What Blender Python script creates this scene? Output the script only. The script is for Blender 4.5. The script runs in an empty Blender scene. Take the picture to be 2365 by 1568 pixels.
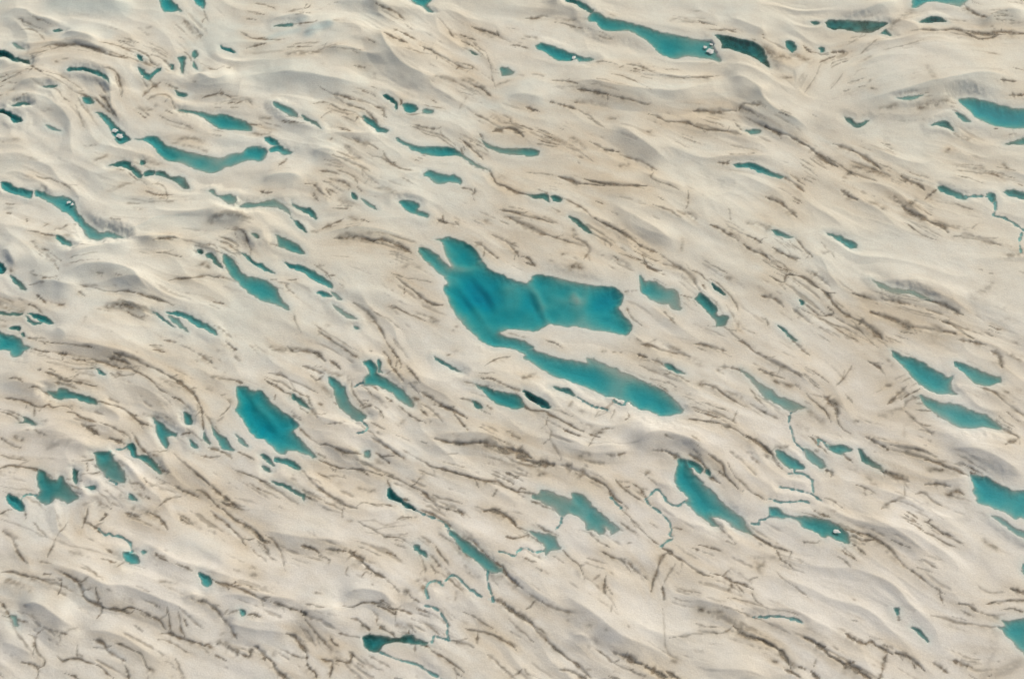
import bpy, math
import numpy as np
from mathutils import Vector

scene = bpy.context.scene

# ------------------------------------------------------------------ camera
CAM_H = 300.0
PITCH = 55.0                      # degrees below the horizon
LENS, SENSOR = 50.0, 36.0
cam_data = bpy.data.cameras.new("camera")
cam_data.lens = LENS
cam_data.sensor_width = SENSOR
cam_data.clip_start = 1.0
cam_data.clip_end = 60000.0
cam = bpy.data.objects.new("camera", cam_data)
cam.location = (0.0, 0.0, CAM_H)
cam.rotation_euler = (math.radians(90.0 - PITCH), 0.0, 0.0)
scene.collection.objects.link(cam)
scene.camera = cam

# ------------------------------------------------------------------ sky and sun
SUN_EL, SUN_AZ = 42.0, 44.0       # azimuth clockwise from +Y (the far side)
world = bpy.data.worlds.new("World")
scene.world = world
world.use_nodes = True
wn, wl = world.node_tree.nodes, world.node_tree.links
wn.clear()
sky = wn.new("ShaderNodeTexSky")
sky.sky_type = 'NISHITA'
sky.sun_disc = False
sky.sun_elevation = math.radians(SUN_EL)
sky.sun_rotation = math.radians(SUN_AZ)
sky.altitude = 1200.0
sky.air_density = 0.5
sky.dust_density = 7.0
sky.ozone_density = 0.0
bg = wn.new("ShaderNodeBackground")
bg.inputs["Strength"].default_value = 0.105
wout = wn.new("ShaderNodeOutputWorld")
hazy = wn.new("ShaderNodeMix")               # thin warm overcast: the whole sky, evenly
hazy.data_type = 'RGBA'
hazy.blend_type = 'MULTIPLY'
hazy.inputs[0].default_value = 1.0
hazy.inputs[7].default_value = (1.0, 0.985, 0.89, 1.0)
wl.new(sky.outputs[0], hazy.inputs[6])
wl.new(hazy.outputs[2], bg.inputs[0])
wl.new(bg.outputs[0], wout.inputs[0])

sun_data = bpy.data.lights.new("sun", 'SUN')
sun_data.energy = 1.5
sun_data.angle = math.radians(11.0)
sun_data.color = (1.0, 0.925, 0.775)
sun = bpy.data.objects.new("sun", sun_data)
sv = Vector((math.sin(math.radians(SUN_AZ)) * math.cos(math.radians(SUN_EL)),
             math.cos(math.radians(SUN_AZ)) * math.cos(math.radians(SUN_EL)),
             math.sin(math.radians(SUN_EL))))
sun.rotation_euler = (-sv).to_track_quat('-Z', 'Y').to_euler()
sun.location = (0, 200, 400)
scene.collection.objects.link(sun)

scene.view_settings.view_transform = 'Standard'
scene.view_settings.look = 'None'
scene.view_settings.exposure = 0.24
scene.view_settings.gamma = 1.0
scene.view_settings.use_curve_mapping = False

# ------------------------------------------------------------------ survey of the glacier
# T = map sheet, P = pool outline, W = rill, R = snow crest, C = dirt-filled crack,
# S = dirt smudge, B = bare blue ice, U = rise of a lake bed
SURVEY = """
T 0 0
P t|rounded teal meltwater pool cut by the top edge, left of its smaller neighbour|1420 -30 1520 -30 1530 5 1570 35 1600 70 1615 110 1590 95 1530 108 1465 105 1440 70 1425 35
P t|small wedge-shaped teal pool cut by the top edge, right of a rounded pool|1715 -30 1815 -30 1825 75 1780 55 1740 30
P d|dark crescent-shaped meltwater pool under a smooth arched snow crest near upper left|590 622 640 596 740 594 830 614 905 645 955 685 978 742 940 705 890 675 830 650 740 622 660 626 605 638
P k|dark blue meltwater pool cut by the left edge below a small crescent pool|-30 968 0 972 60 990 130 1020 190 1050 200 1075 160 1090 115 1085 90 1045 40 1010 -30 995
P d|tiny dark arched pool just above the dark blue pool on the left edge|95 948 150 916 220 912 265 932 205 938 120 954
P g|green slanting meltwater pool with a white ice patch in its lower end|850 1002 920 1012 990 1068 1040 1118 1100 1178 1165 1235 1130 1268 1070 1282 1030 1255 995 1180 955 1110 905 1050
P t|bright teal spindle-shaped pool above the long bent pool at upper left|1585 988 1650 978 1780 1003 1900 1025 1980 1018 2080 1048 2190 1083 2245 1130 2242 1168 2130 1162 2000 1157 1940 1152 1870 1092 1780 1042 1690 1012
P t|long bright teal pool bending like a wide V at upper left|1190 1235 1260 1240 1340 1213 1400 1228 1480 1290 1600 1330 1720 1363 1850 1393 1930 1408 2000 1398 2080 1365 2170 1353 2200 1318 2335 1316 2385 1345 2365 1400 2310 1442 2240 1425 2180 1440 2100 1470 2000 1492 1950 1530 1880 1542 1750 1522 1700 1492 1600 1452 1500 1432 1420 1382 1370 1312 1300 1262 1230 1250
P d|small dark dot of meltwater below the long bent teal pool|1248 1428 1285 1440 1285 1468 1250 1464
P d|dark teal curved pool beneath the slanting green pool with the ice patch|960 1482 1080 1438 1140 1446 1180 1488 1230 1523 1272 1560 1250 1592 1205 1562 1160 1525 1080 1484
P g|teal Y-shaped puddle among the crumpled dirty folds at upper left|1232 598 1260 608 1300 640 1340 662 1380 630 1425 603 1435 625 1380 662 1340 714 1305 702 1262 660
P g|upright narrow teal puddle in the crumpled folds beside a snow dome|1592 512 1642 506 1648 570 1640 655 1618 640 1605 570
P g|tiny rounded teal puddle touching the left rim of the smooth snow dome|1702 470 1740 446 1765 480 1745 512 1720 528
P t|tiny leaf-shaped teal puddle under the left rim of the smooth snow dome|1713 550 1742 578 1770 632 1740 615 1716 590
P d|tiny dark puddle left of the upright narrow puddle in the crumpled folds|1520 572 1552 588 1552 624 1532 618
P d|thin slanting green puddle above the Y-shaped puddle|1210 485 1250 497 1280 545 1252 538 1225 515
P d|small curved puddle at the foot of the crumpled folds below the dome|1565 808 1610 832 1675 850 1620 866 1583 848
P g|small dark green puddle in a brown-edged hollow below the dark crescent|732 880 780 866 830 895 822 922 770 928 738 908
P d|tiny blue puddle on the pale slope near the top left corner|475 268 520 254 560 270 500 284
P k|dark slate ragged pool running in from the left edge near the top|-30 440 0 446 50 458 130 508 200 528 262 542 268 574 200 554 120 544 60 514 -30 492
P l|faint pale teal streak beside the dark slate pool near top left|105 388 160 396 225 442 180 438 130 412
P l|faint pale teal streak on the smooth snow left of the slanting green pool|410 1108 460 1118 545 1168 500 1164 440 1140
P t|thin short teal sliver above the smooth snow dome|1955 398 2000 420 2060 436 2098 472 2040 458 1980 430
P d|thin dark arc of meltwater under a pale hollow at the left|378 772 440 752 512 763 450 780
R 190 1 300 -20 700 -25 1250 30
R 120 1 0 200 40 130 130 90 230 98 300 135 450 180 650 215
R 95 1.3 530 285 640 298 760 328 900 380
R 170 1.2 560 660 600 615 740 588 900 635 990 750
R 110 1.2 130 800 170 755 300 728 500 740 570 790
R 110 .8 60 880 240 850 400 880 500 930 580 1010 640 1120 690 1240
R 70 .8 970 740 990 850 1000 950 1060 1050 1150 1130
R 160 1.2 1770 580 1790 650 1880 700 1960 697 2060 650 2110 600
R 60 1 280 480 360 420 470 388 600 380 760 395 900 440 1100 500
R 110 1 0 960 60 975 150 1020 215 1060
R 70 1 80 950 160 905 240 905 300 950
C 14 .6 190 275 260 262 320 280 370 320 400 365
C 36 .8 380 425 460 400 580 402 680 397 780 412 880 447 960 477 1060 507 1130 520
C 14 .6 260 490 350 470 450 440 540 420
C 14 .7 880 370 960 380 1050 405 1130 440 1200 470
C 22 .7 1130 430 1200 440 1270 470 1320 510 1350 560 1400 590
C 20 .7 1340 495 1400 500 1460 530 1510 580 1540 610
C 16 .7 1640 460 1680 500 1700 540
C 16 .7 900 585 960 595 1020 620 1050 660 1070 740 1090 800 1090 860
C 14 .7 1025 655 1040 720 1070 800 1090 850
C 18 .7 650 815 720 835 800 860 860 890 940 960 1010 1010
C 20 .6 880 840 940 880 980 950 1040 1020
C 16 .5 690 870 740 950 790 1010
C 18 .7 1480 750 1540 775 1600 795
C 26 .6 1260 870 1310 820 1370 770 1420 740
C 22 .6 1310 890 1390 850 1470 845 1520 880 1555 960
C 14 .7 1580 988 1660 990
C 16 .7 1790 880 1860 850 1930 830 2000 835 2060 880
S 50 .5 1950 900 2100 900 2230 910
C 16 .6 2080 945 2200 900 2250 945
S 40 .6 1200 960 1310 975 1380 950
S 50 .6 1640 190 1690 240 1760 310
C 14 .6 1720 220 1770 290 1810 320
C 12 .6 1820 90 1840 150 1865 200
C 14 .6 2150 280 2230 330 2300 340 2365 330
C 18 .7 2200 420 2290 400 2365 385
C 14 .7 1850 600 1900 610 1950 612
C 16 .7 2010 600 2060 590
C 16 .9 0 735 100 690 200 650
C 16 .7 270 570 310 610 380 650
S 30 .5 250 1420 330 1435
S 30 .5 30 1265 100 1255 150 1250
S 40 .6 1560 1260 1640 1230 1720 1225 1800 1250
S 30 .5 1640 1290 1740 1310 1840 1350
S 40 .6 2260 1190 2340 1200
S 50 .5 1270 1420 1350 1440 1420 1460
S 30 .6 850 1430 900 1410 940 1390
S 20 .6 760 1300 850 1290
S 26 .5 1240 250 1320 310
S 20 .5 980 240 1040 260
S 20 .6 560 520 600 515
S 16 .8 500 545 525 550
S 16 .8 1720 720 1740 725
S 24 .7 80 810 120 800
S 30 .5 380 985 450 985
S 50 .6 1290 560 1400 580
S 30 .5 1340 240 1300 250
B 160 .6 500 60 800 70 1100 80
B 60 .5 400 1120 560 1170
T 1 0
P t|deep teal pool cut by the top edge, ending in a pointed drop|1370 -30 1595 -30 1590 10 1550 45 1590 75 1618 112 1570 107 1540 77 1490 47 1440 22
P d|thin dark blue sliver under a pale blue hollow near the top|190 236 250 218 352 213 352 236 290 240
P d|dark teal comma-shaped pool in the snow beside a dull grey puddle|1152 845 1190 836 1235 868 1275 900 1295 955 1272 980 1262 932 1228 898 1180 868
P g|teal lozenge pool right of the bright spindle-shaped pool|178 908 230 918 290 943 340 963 378 1000 398 1042 350 1037 290 1007 230 968 188 942
P d|thin jagged dark sliver trailing right of the teal lozenge pool|428 1022 470 1042 520 1068 570 1088 618 1145 560 1108 500 1084 450 1064
P g|green slanting pool joined to a dirty crack left of the long hooked pool|980 1028 1030 1043 1080 1078 1110 1118 1180 1148 1225 1160 1180 1180 1120 1174 1060 1124 995 1072
P g|long green hooked pool sweeping right under a smooth snow swell|1265 1232 1310 1238 1370 1278 1450 1303 1550 1308 1650 1308 1760 1308 1835 1348 1905 1398 1985 1458 2065 1498 2110 1520 2040 1506 1950 1466 1880 1408 1800 1383 1700 1390 1600 1380 1500 1364 1420 1340 1375 1306 1318 1276
P g|green boat-shaped pool right of the long hooked pool|2030 1245 2090 1283 2200 1324 2320 1330 2455 1326 2548 1342 2560 1370 2515 1398 2405 1390 2260 1376 2170 1352 2075 1310
P g|round green pond in dirty snow below the ragged teal pool at top centre|2200 608 2250 598 2322 630 2328 657 2270 674 2216 667
P g|dull grey-green puddle right of the dark comma-shaped pool|1335 928 1400 926 1475 960 1432 1004 1355 988
P l|pale grey-green puddle, the lower right of two dull puddles near upper centre|1508 982 1560 967 1610 985 1582 1014 1518 1008
P t|lower of two small teal pools off the right tip of the bent pool|140 1335 200 1298 240 1298 300 1338 355 1355 320 1378 268 1384 220 1354 150 1362
P t|upper of two small teal pools off the right tip of the bent pool|106 1222 160 1232 218 1273 222 1293 160 1293 122 1252
P d|tiny teal slit in dirty snow above the round green pond|1915 442 1960 460 2005 488 1970 486
R 180 1 0 620 200 638 450 660 700 700 830 720 950 720 1050 670
R 150 1.1 1100 200 1190 420 1330 560 1500 650 1620 690 1640 760
R 110 1 700 -15 1000 0 1220 60
R 110 1 100 190 250 138 400 125 570 165
R 190 .9 560 480 700 430 860 432 1050 490 1230 530
R 100 .8 530 1375 600 1330 760 1350
R 120 1 190 1000 350 1045 480 1090 610 1170
R 90 1.1 440 330 540 255 620 208 800 220
R 110 .8 1000 -40 1150 30 1300 130
B 70 1 500 300 580 255 680 235
B 60 .6 300 200 450 180
B 70 .7 150 330 250 290 400 270
C 12 .6 0 25 100 35 180 60 200 75
C 14 .6 300 100 380 85 480 70 520 30
C 14 .7 350 215 450 205 540 195 570 180
C 16 .7 0 335 100 345 200 350 280 345
C 20 .8 0 410 60 395 120 385
S 50 .7 320 480 420 470 500 465 580 450
C 14 .6 580 450 660 415 780 390
C 12 .5 650 420 780 430 880 435 960 440
C 18 .7 1100 40 1200 90 1290 120 1350 180
C 26 .9 1170 290 1230 325 1300 355 1370 380
C 24 .7 1260 265 1340 300 1430 345
C 22 .9 1480 405 1560 440 1640 485 1730 525 1800 560 1880 600 1950 605
C 12 .6 1780 545 1860 560 1950 580 1960 610
C 16 .6 1645 160 1700 215 1750 280 1790 350
S 40 .5 1800 310 1880 340 1910 410
C 24 .8 1950 240 2020 260 2100 280 2190 315
C 14 .8 2180 270 2195 320
S 50 .4 2060 290 2130 330
C 12 .6 1840 410 1930 445 2040 500
C 12 .5 2080 470 2120 600 2130 700 2150 740
S 50 .7 1890 710 1960 720 2040 780
C 22 .7 1960 750 2040 790 2130 860
S 40 .6 1640 690 1720 700 1780 720
C 22 .8 700 840 770 845 850 870 910 885
C 26 .8 835 920 900 940 960 960 1010 985
C 16 .6 540 920 620 910 700 930 760 960 830 990
C 12 .5 600 1050 650 1010 710 980
C 12 .6 780 1030 860 1060 900 1080 950 1020
C 28 .6 1010 990 1060 1030 1110 1090
C 20 .6 1080 950 1160 965 1170 1040
C 18 .8 1310 880 1330 930
C 14 .5 1360 1000 1420 1020 1600 990
C 18 .7 1430 1105 1510 1130 1600 1145 1640 1150
C 10 .5 1670 1160 1690 1210
C 26 .6 880 1225 960 1255 1040 1280 1110 1320
S 50 .7 840 1300 860 1360 930 1400
C 24 .7 710 1390 790 1420 870 1450 960 1490 1040 1530
C 20 .6 1160 1340 1190 1400 1240 1460 1320 1500 1420 1525
C 20 .8 1840 1235 1900 1280 1960 1340 2010 1380 2050 1420
C 20 .6 1980 1020 2080 1060 2160 1110 2210 1140
S 40 .6 2140 1040 2230 1090
C 40 1 2140 1165 2230 1140 2310 1140 2370 1180 2410 1215
C 18 .8 2020 1190 2050 1230
S 24 .7 2170 760 2290 720
C 14 .7 2290 1060 2300 1110
C 14 .7 1590 880 1640 910
S 40 .6 20 1190 80 1190 150 1180
S 30 .6 60 1050 150 1055
C 18 .6 230 1480 280 1440 300 1405
S 20 .6 720 180 800 185
C 12 .6 1030 350 1090 380
C 14 .6 900 580 980 595 1010 590
S 30 .3 1080 650 1080 700
S 20 .8 690 1240 700 1235
S 20 .4 1900 870 1850 960
T 2 0
P d|thin dark arc cut by the top edge, left of the big upper pool|540 -25 600 -8 655 12 715 42 775 88 758 116 690 80 610 36 530 14
P b|large deep teal-blue pool near the top, widening rightwards to floating ice lumps|725 150 782 102 850 128 910 163 1040 183 1150 218 1260 248 1380 288 1500 308 1620 333 1740 353 1835 363 1852 400 1872 470 1918 543 1850 532 1740 517 1620 502 1530 522 1440 512 1370 472 1310 412 1250 362 1160 312 1090 282 980 272 880 267 830 232 800 192 738 187
P k|dark slate-blue curved pool right of a white ice bridge near the top|1855 308 1940 312 2060 337 2180 367 2262 408 2314 468 2334 530 2364 600 2310 580 2240 535 2160 495 2080 464 1990 438 1930 434 1918 372
P g|ragged teal pool with small ice bits below the big upper pool|260 412 310 387 380 403 470 433 560 467 620 488 690 513 780 523 750 548 650 548 620 524 580 543 480 543 400 503 340 463 278 442
P g|small dark green slit at the right end of a dirty crack near top right|2125 1165 2262 1156 2264 1192 2190 1198
P t|narrow pointed blue-teal pool on smooth snow right of upper centre|2036 1470 2140 1457 2240 1467 2330 1508 2420 1548 2472 1570 2450 1588 2340 1560 2220 1524 2140 1494 2060 1494
R 130 1.2 320 -15 580 -5 690 55 780 105
R 80 .9 960 140 1150 180 1350 215 1550 255 1750 305
R 190 1 400 720 700 710 900 740 1150 780 1400 802 1550 802 1750 745 1950 672
R 220 .75 1950 660 2120 690 2230 770 2330 890
R 150 .9 900 1060 1050 1130 1200 1230 1350 1330 1500 1440
R 120 .9 1960 130 2100 190 2250 250 2365 330
R 100 .6 0 860 100 830 250 850 380 900
C 26 .7 170 160 250 160 310 140 390 150
C 14 .7 430 190 530 210 620 245 740 270
S 30 .5 450 165 560 180 720 180
S 40 .7 180 320 260 335
C 16 .8 40 400 100 400 200 435
C 12 .5 0 250 80 260
C 12 .6 780 540 900 550 1000 575
C 14 .6 1010 600 1060 580
C 22 .7 1080 570 1180 590 1260 620 1340 655
C 14 .6 940 655 1040 670 1120 700 1200 740 1270 770
C 20 .7 1380 670 1480 680 1580 695 1680 690 1780 690 1900 675
C 22 .6 420 710 520 715 600 730 640 740
C 24 .8 640 790 740 810 850 830 920 840
C 20 .7 930 845 1030 870 1130 895 1230 930 1270 940
C 22 .9 470 930 560 945 620 965
C 16 .8 390 910 440 920
C 24 .9 170 945 210 960 250 990
S 40 .5 640 890 760 910 880 930
S 20 .8 930 1050 980 1055
C 28 .8 1260 1015 1340 1035 1420 1080 1500 1085 1600 1090 1680 1130
C 24 .7 1680 1130 1780 1155 1900 1165 2020 1185 2110 1205
C 36 .9 1670 985 1760 980 1850 990 1960 985 2050 985
C 24 .7 2080 980 2110 930 2180 930 2270 935
S 30 .7 1270 1170 1300 1165
C 12 .6 2300 1120 2365 1150
S 50 .6 390 1240 460 1250 540 1290
S 40 .6 590 1230 640 1270 700 1320
C 26 .9 740 1260 820 1295 900 1330 1010 1355
C 16 .6 500 1290 640 1350 780 1430
C 20 .6 1020 1380 1110 1405 1200 1430 1280 1480 1340 1514
S 40 .7 1010 1470 1080 1460
S 20 .7 2010 1380 2120 1375 2210 1370
C 24 .8 1890 1450 2000 1460
S 30 .4 1470 180 1550 150 1680 190
S 24 .4 1650 95 1780 100 1890 130
C 22 .7 1820 265 1900 270 1970 260 2050 285
S 20 .7 250 660 330 675
S 24 .7 120 670 150 675
S 20 .6 940 140 970 155
C 20 .6 2050 1090 2100 1160
T 3 0
P t|teal arched pool cut by the top edge near the right corner|1370 -30 1835 -30 1845 28 1800 58 1700 32 1600 17 1500 17 1420 62 1356 67 1373 20
P k|very dark slate trough of water below a grey slope near top right|585 202 640 177 760 182 900 182 1020 187 1145 203 1132 228 1062 268 1010 293 900 293 800 273 720 263 650 268 605 242
P d|tiny teal triangle at the right end of the dark slate trough|1085 302 1130 266 1186 314 1150 318
P k|dark eyebrow-shaped pool under the teal arch near top right|1430 195 1500 157 1560 142 1622 158 1676 194 1600 194 1500 199
P d|tiny blue fleck left of the dark slate trough|455 194 500 190 550 210 500 219
P d|dull blotchy puddle right of the dark slate-blue curved pool|228 370 312 382 325 445 290 465 248 424
P d|tiny dull puddle right of the blotchy puddle near top right|538 426 582 420 594 458 558 464
P b|bright blue pool running off the right edge near the top|1774 892 1870 872 1950 887 2060 912 2180 942 2280 967 2430 975 2430 1135 2220 1138 2100 1123 2000 1083 1918 1043 1866 973 1806 928
P g|short dull teal streak left below the bright blue pool on the right edge|1745 1002 1800 1017 1886 1092 1830 1090 1776 1044
P d|dark boomerang-shaped pool left below the bright blue pool|1525 1118 1600 1092 1672 1076 1714 1108 1746 1170 1690 1145 1620 1119
P d|dark teal wedge on the right edge below the bright blue pool|2185 1288 2290 1247 2430 1210 2430 1284 2280 1285
P t|thin teal sliver on the grey slope near top right|1225 883 1340 862 1475 847 1392 882 1300 893
P d|dark green V-shaped puddle at the foot of the grey slope|756 1042 830 1066 870 1106 940 1081 990 1077 922 1124 868 1134 798 1094
R 250 .8 780 895 1000 862 1240 822 1450 752 1680 712 1900 672 2150 655 2430 660
R 110 1 600 185 760 150 900 110 1060 60 1200 20 1350 -20
R 150 1 1950 225 2060 150 2200 100 2430 80
R 200 1 -60 700 40 880 180 990 350 1060 520 1140
R 90 .9 1480 1110 1620 1060 1720 1080 1800 1190
R 70 .9 1350 80 1500 -5 1700 -10 1850 40
S 70 .7 70 420 130 480 220 500 330 490 440 530
C 20 .8 400 400 440 440 470 465
C 30 .9 650 460 720 455 780 455
C 18 .6 540 480 620 480
S 50 .6 1180 250 1220 200 1290 150 1360 100
C 26 .7 1840 30 1880 80 1930 120 2030 150
C 34 .7 1350 280 1450 270 1600 265 1750 250 1830 275 1900 310 1960 340
C 18 .9 1960 340 2050 335 2150 300 2250 300
C 34 .8 1860 270 1960 290 2080 295 2160 275 2260 285 2380 295
C 10 .4 780 400 900 330 960 310
C 10 .4 1100 440 1250 410 1400 375 1480 350
C 10 .4 900 480 1000 400 1060 350
S 24 .7 190 685 290 690
C 10 .35 640 790 700 720 760 650
C 10 .35 400 830 470 730 530 620 560 540
S 20 .7 1010 790 1050 800
S 16 .6 970 750 1000 710
S 40 .35 1500 580 1570 690
S 30 .35 880 580 1000 500
S 50 .8 1430 960 1530 935 1640 910 1690 880
S 40 .6 1100 970 1210 950
C 26 .7 2160 710 2290 720
C 30 .9 2240 850 2320 845 2380 835
C 30 .9 60 1120 130 1160 200 1190 270 1205 360 1260 450 1310
C 36 .8 450 1310 520 1370 600 1430 700 1480
C 36 .8 640 1275 740 1305 840 1345 940 1395 1030 1450 1090 1500
S 50 .7 850 1480 950 1490 1100 1500
S 50 .7 1760 1200 1860 1240
S 24 .8 1670 1360 1690 1330
S 40 .6 1750 1480 1850 1490 2000 1505
S 40 .8 2180 1470 2210 1500
C 14 .7 2080 1150 2120 1150
C 14 .6 2210 1200 2300 1190
T 0 1
P t|short ragged teal pool at the left edge, first of a broken pair|5 118 60 114 130 153 200 173 284 192 292 220 283 250 220 242 140 217 68 192 22 157
P t|long winding teal pool with ice bits, below a broad bright snow swell at left|312 187 370 192 430 227 500 233 570 237 632 262 668 300 674 350 703 408 743 443 793 498 853 542 920 557 980 552 1040 582 1110 606 1020 609 950 604 890 629 830 629 778 604 750 562 746 532 686 472 616 412 566 383 496 333 426 283 366 248 316 228
P t|small teal fang-shaped pool below the long winding pool at left|480 587 540 597 592 622 634 660 629 684 578 668 526 633
P d|short dark teal pool left of the dark S-shaped pool|1280 20 1330 2 1381 8 1381 42 1340 48 1290 53
P d|dark teal S-shaped pool below the long bent pool|1389 12 1460 17 1512 52 1560 62 1622 57 1664 88 1690 160 1650 170 1606 143 1566 108 1508 79 1448 59 1393 48
P l|pale blue shallow pool on bright snow at left of centre|1855 190 1900 176 1914 217 1970 232 2050 222 2104 238 2104 282 2080 304 2018 293 1958 254 1898 229
P l|pale blue arched pool curling right from the pale shallow pool|2135 328 2200 294 2290 296 2400 269 2455 269 2519 302 2569 348 2594 415 2538 364 2470 340 2380 330 2290 330 2200 344
P k|tiny dark pool at the head of the long green-teal pool|1750 706 1802 722 1808 750 1768 738
P d|small dark teal curved pool left of the long green-teal pool|1826 752 1890 752 1934 797 1964 838 1985 886 1928 853 1887 803 1846 783
P g|long green-teal pool widening downward, left of centre|1980 756 2032 772 2073 807 2113 857 2153 917 2222 957 2302 972 2367 997 2442 1042 2483 1088 2514 1160 2573 1220 2584 1255 2500 1229 2440 1199 2365 1179 2298 1154 2227 1113 2166 1063 2106 993 2056 943 2026 893 1986 822
P t|thin teal sliver running above the long green-teal pool|2155 746 2222 786 2272 826 2322 836 2392 876 2446 925 2360 896 2288 861 2228 825
P k|dark pool on the left edge with a sharp lower tip|-30 815 0 822 33 848 53 890 20 919 -30 915
P d|dark teal slanting sliver below the dark pool on the left edge|86 942 132 966 193 1017 246 1070 188 1059 138 1024 102 984
P d|thin dark streak of water running in from the left edge|-30 1260 80 1271 160 1276 214 1290 150 1299 60 1289 -30 1284
P t|upper of two teal leaf-shaped pools near the left edge|250 1286 320 1286 392 1306 433 1332 476 1374 420 1369 358 1349 298 1314
P g|lower, forked one of two teal leaf-shaped pools near the left edge|226 1297 272 1337 312 1367 385 1352 322 1389 288 1379 247 1333
P d|small dark teal arch just above the teal pool on the left edge|90 1412 140 1391 183 1407 189 1433 140 1429
P d|tiny teal dot right above the teal pool on the left edge|187 1466 215 1451 229 1477 200 1489
P t|teal pool with a ragged tail on the left edge at mid height|-30 1425 0 1437 50 1462 110 1477 162 1487 192 1523 232 1567 280 1585 222 1603 192 1644 130 1664 86 1643 86 1613 20 1604 -30 1594
P t|teal crescent pool on a smooth swell left of centre|1485 1265 1540 1265 1580 1261 1662 1286 1742 1326 1832 1381 1902 1416 1946 1472 1888 1454 1818 1424 1738 1384 1658 1335 1598 1300 1510 1285
P l|pale teal streak tucked under the teal crescent pool|1496 1297 1562 1317 1613 1367 1676 1446 1618 1424 1558 1369 1516 1334
P d|thin dark slit left of the pale teal streak and the crescent pool|1370 1261 1442 1306 1502 1356 1558 1406 1478 1355 1420 1310
P d|small dark dot of water on a pale curved fold left of centre|2238 572 2292 576 2314 606 2278 609
R 150 .42 655 200 720 335 850 425 960 503 1100 548 1250 512 1400 432 1600 406 1850 382 2000 345 2150 345
R 170 1.2 480 1003 560 970 620 930 760 872 900 850 1050 860 1180 910 1300 1020 1420 1110
R 140 1.1 270 990 400 998 500 1003 600 1030 740 1040
R 210 .6 520 880 600 830 800 740 1000 680 1250 655
R 100 1.1 -30 720 70 735 110 800 150 890
R 120 1.2 1820 480 1880 420 2000 395 2120 395 2250 440
R 90 1 2060 530 2200 545 2260 600 2260 730
R 110 1.1 1200 640 1400 600 1560 595 1650 650
R 90 .7 470 1380 560 1450 620 1514
R 100 .8 1440 1270 1580 1250 1750 1310 1950 1430
R 80 .8 900 1230 1000 1180 1150 1180 1260 1240 1350 1330
C 12 .6 290 40 360 75 440 85 520 115 600 150 640 190
S 24 .7 370 150 410 180
S 36 .5 980 190 1080 140 1180 110 1250 80
C 12 .6 1270 90 1310 140
C 22 .7 1300 190 1370 220 1450 235
C 10 .5 1350 135 1420 120 1470 160 1490 220 1490 270 1440 300
S 24 .5 1150 300 1190 300
S 36 .5 1210 350 1250 360
S 30 .5 50 340 100 340
C 18 .7 60 380 110 390
C 14 .8 240 430 240 465
C 16 .7 240 550 320 550 400 575 490 595
S 22 .8 490 530 560 510 595 490
S 16 .7 390 500 415 485
S 40 .5 590 580 640 570
S 30 .7 290 640 340 690 400 710 420 770 480 810
C 10 .5 430 730 520 790 550 820
C 10 .5 480 820 525 890
S 20 .6 280 915 300 905
S 20 .8 90 880 100 895
C 16 .7 1390 740 1470 745 1560 765 1620 775
C 24 .8 1370 625 1450 608 1540 598 1580 612
C 20 .5 1590 610 1700 640 1800 670 1880 690
C 20 .7 1840 670 1900 680 1950 720
S 40 .7 1780 850 1840 830 1860 880
C 18 .7 1500 980 1570 970 1660 970 1760 960 1840 940 1900 955 2000 965
C 14 .5 860 920 920 930
C 12 .5 1010 935 1090 945
C 22 .7 740 1040 820 1050 900 1075 980 1085 1080 1080 1200 1095 1300 1120 1400 1150 1500 1185 1550 1205
C 22 .6 700 1080 760 1130
S 50 .9 950 1220 1030 1210 1110 1215 1170 1220
S 36 .6 1060 1160 1130 1190
C 14 .6 1120 1260 1200 1300 1290 1340
S 36 .6 1230 1220 1290 1240
S 20 .8 530 1200 560 1200
C 16 .6 320 1110 380 1150 420 1190
S 50 .7 0 1190 60 1210 120 1240 190 1255
S 20 .6 60 1160 110 1180
C 16 .7 240 1190 310 1220 370 1270 400 1290
S 24 .6 0 1390 60 1395
C 14 .5 250 1500 400 1505
S 30 .7 1580 1490 1610 1490
C 16 .5 1900 1390 1980 1430 2050 1480 2090 1514
C 18 .6 2070 540 2140 540 2190 580 2210 660 2240 720
C 14 .7 2020 640 2090 700 2170 760
C 10 .4 1870 1200 1960 1240
S 20 .3 760 1310 740 1360
S 50 .6 1880 460 1980 412 2100 405 2200 430
T 1 1
P d|dark teal pointed pool right of the pale blue arch|340 290 400 326 460 341 524 346 549 382 570 442 528 419 477 384 417 364 376 339
P d|dark thread of water dropping from the end of the pale blue arch|335 415 352 446 402 466 443 502 488 558 438 540 386 494
P d|tiny dark slit at a bend in the dirty folds above centre left|870 196 912 211 935 270 908 265 881 238
P l|thin pale teal streak below the tiny dark slit|955 256 1012 286 1062 316 1120 354 1080 350 1008 315
P g|green lozenge pool under a dirty crack, upper of two above the main lake|1526 30 1580 6 1640 21 1720 41 1790 46 1854 78 1860 125 1800 114 1740 114 1680 130 1617 114 1556 69 1515 62
P g|green blotchy pool on a grey slope, lower left of two|1306 278 1350 266 1432 281 1485 318 1474 360 1492 372 1555 398 1550 430 1498 419 1448 394 1386 364 1335 318
P g|grey-green leaf-shaped pool with a mottled bed, left of a long dirty crack|195 575 290 616 372 656 424 697 458 758 390 745 318 724 246 694 215 643
P t|dark teal bow-shaped pool right of the long green-teal pool|270 822 340 836 422 856 502 891 573 931 643 966 694 1008 710 1056 638 1035 577 1004 507 964 437 914 367 884 306 854
P t|tiny teal squiggle below the dark bow-shaped pool|565 1092 620 1091 672 1111 706 1131 650 1140 597 1114
P l|pale teal smear touching the tiny squiggle below the bow-shaped pool|697 1087 742 1106 796 1165 738 1155
P l|pale teal streak further below the bow-shaped pool|704 1202 762 1226 822 1261 892 1301 930 1334 848 1325 777 1284 736 1244
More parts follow.
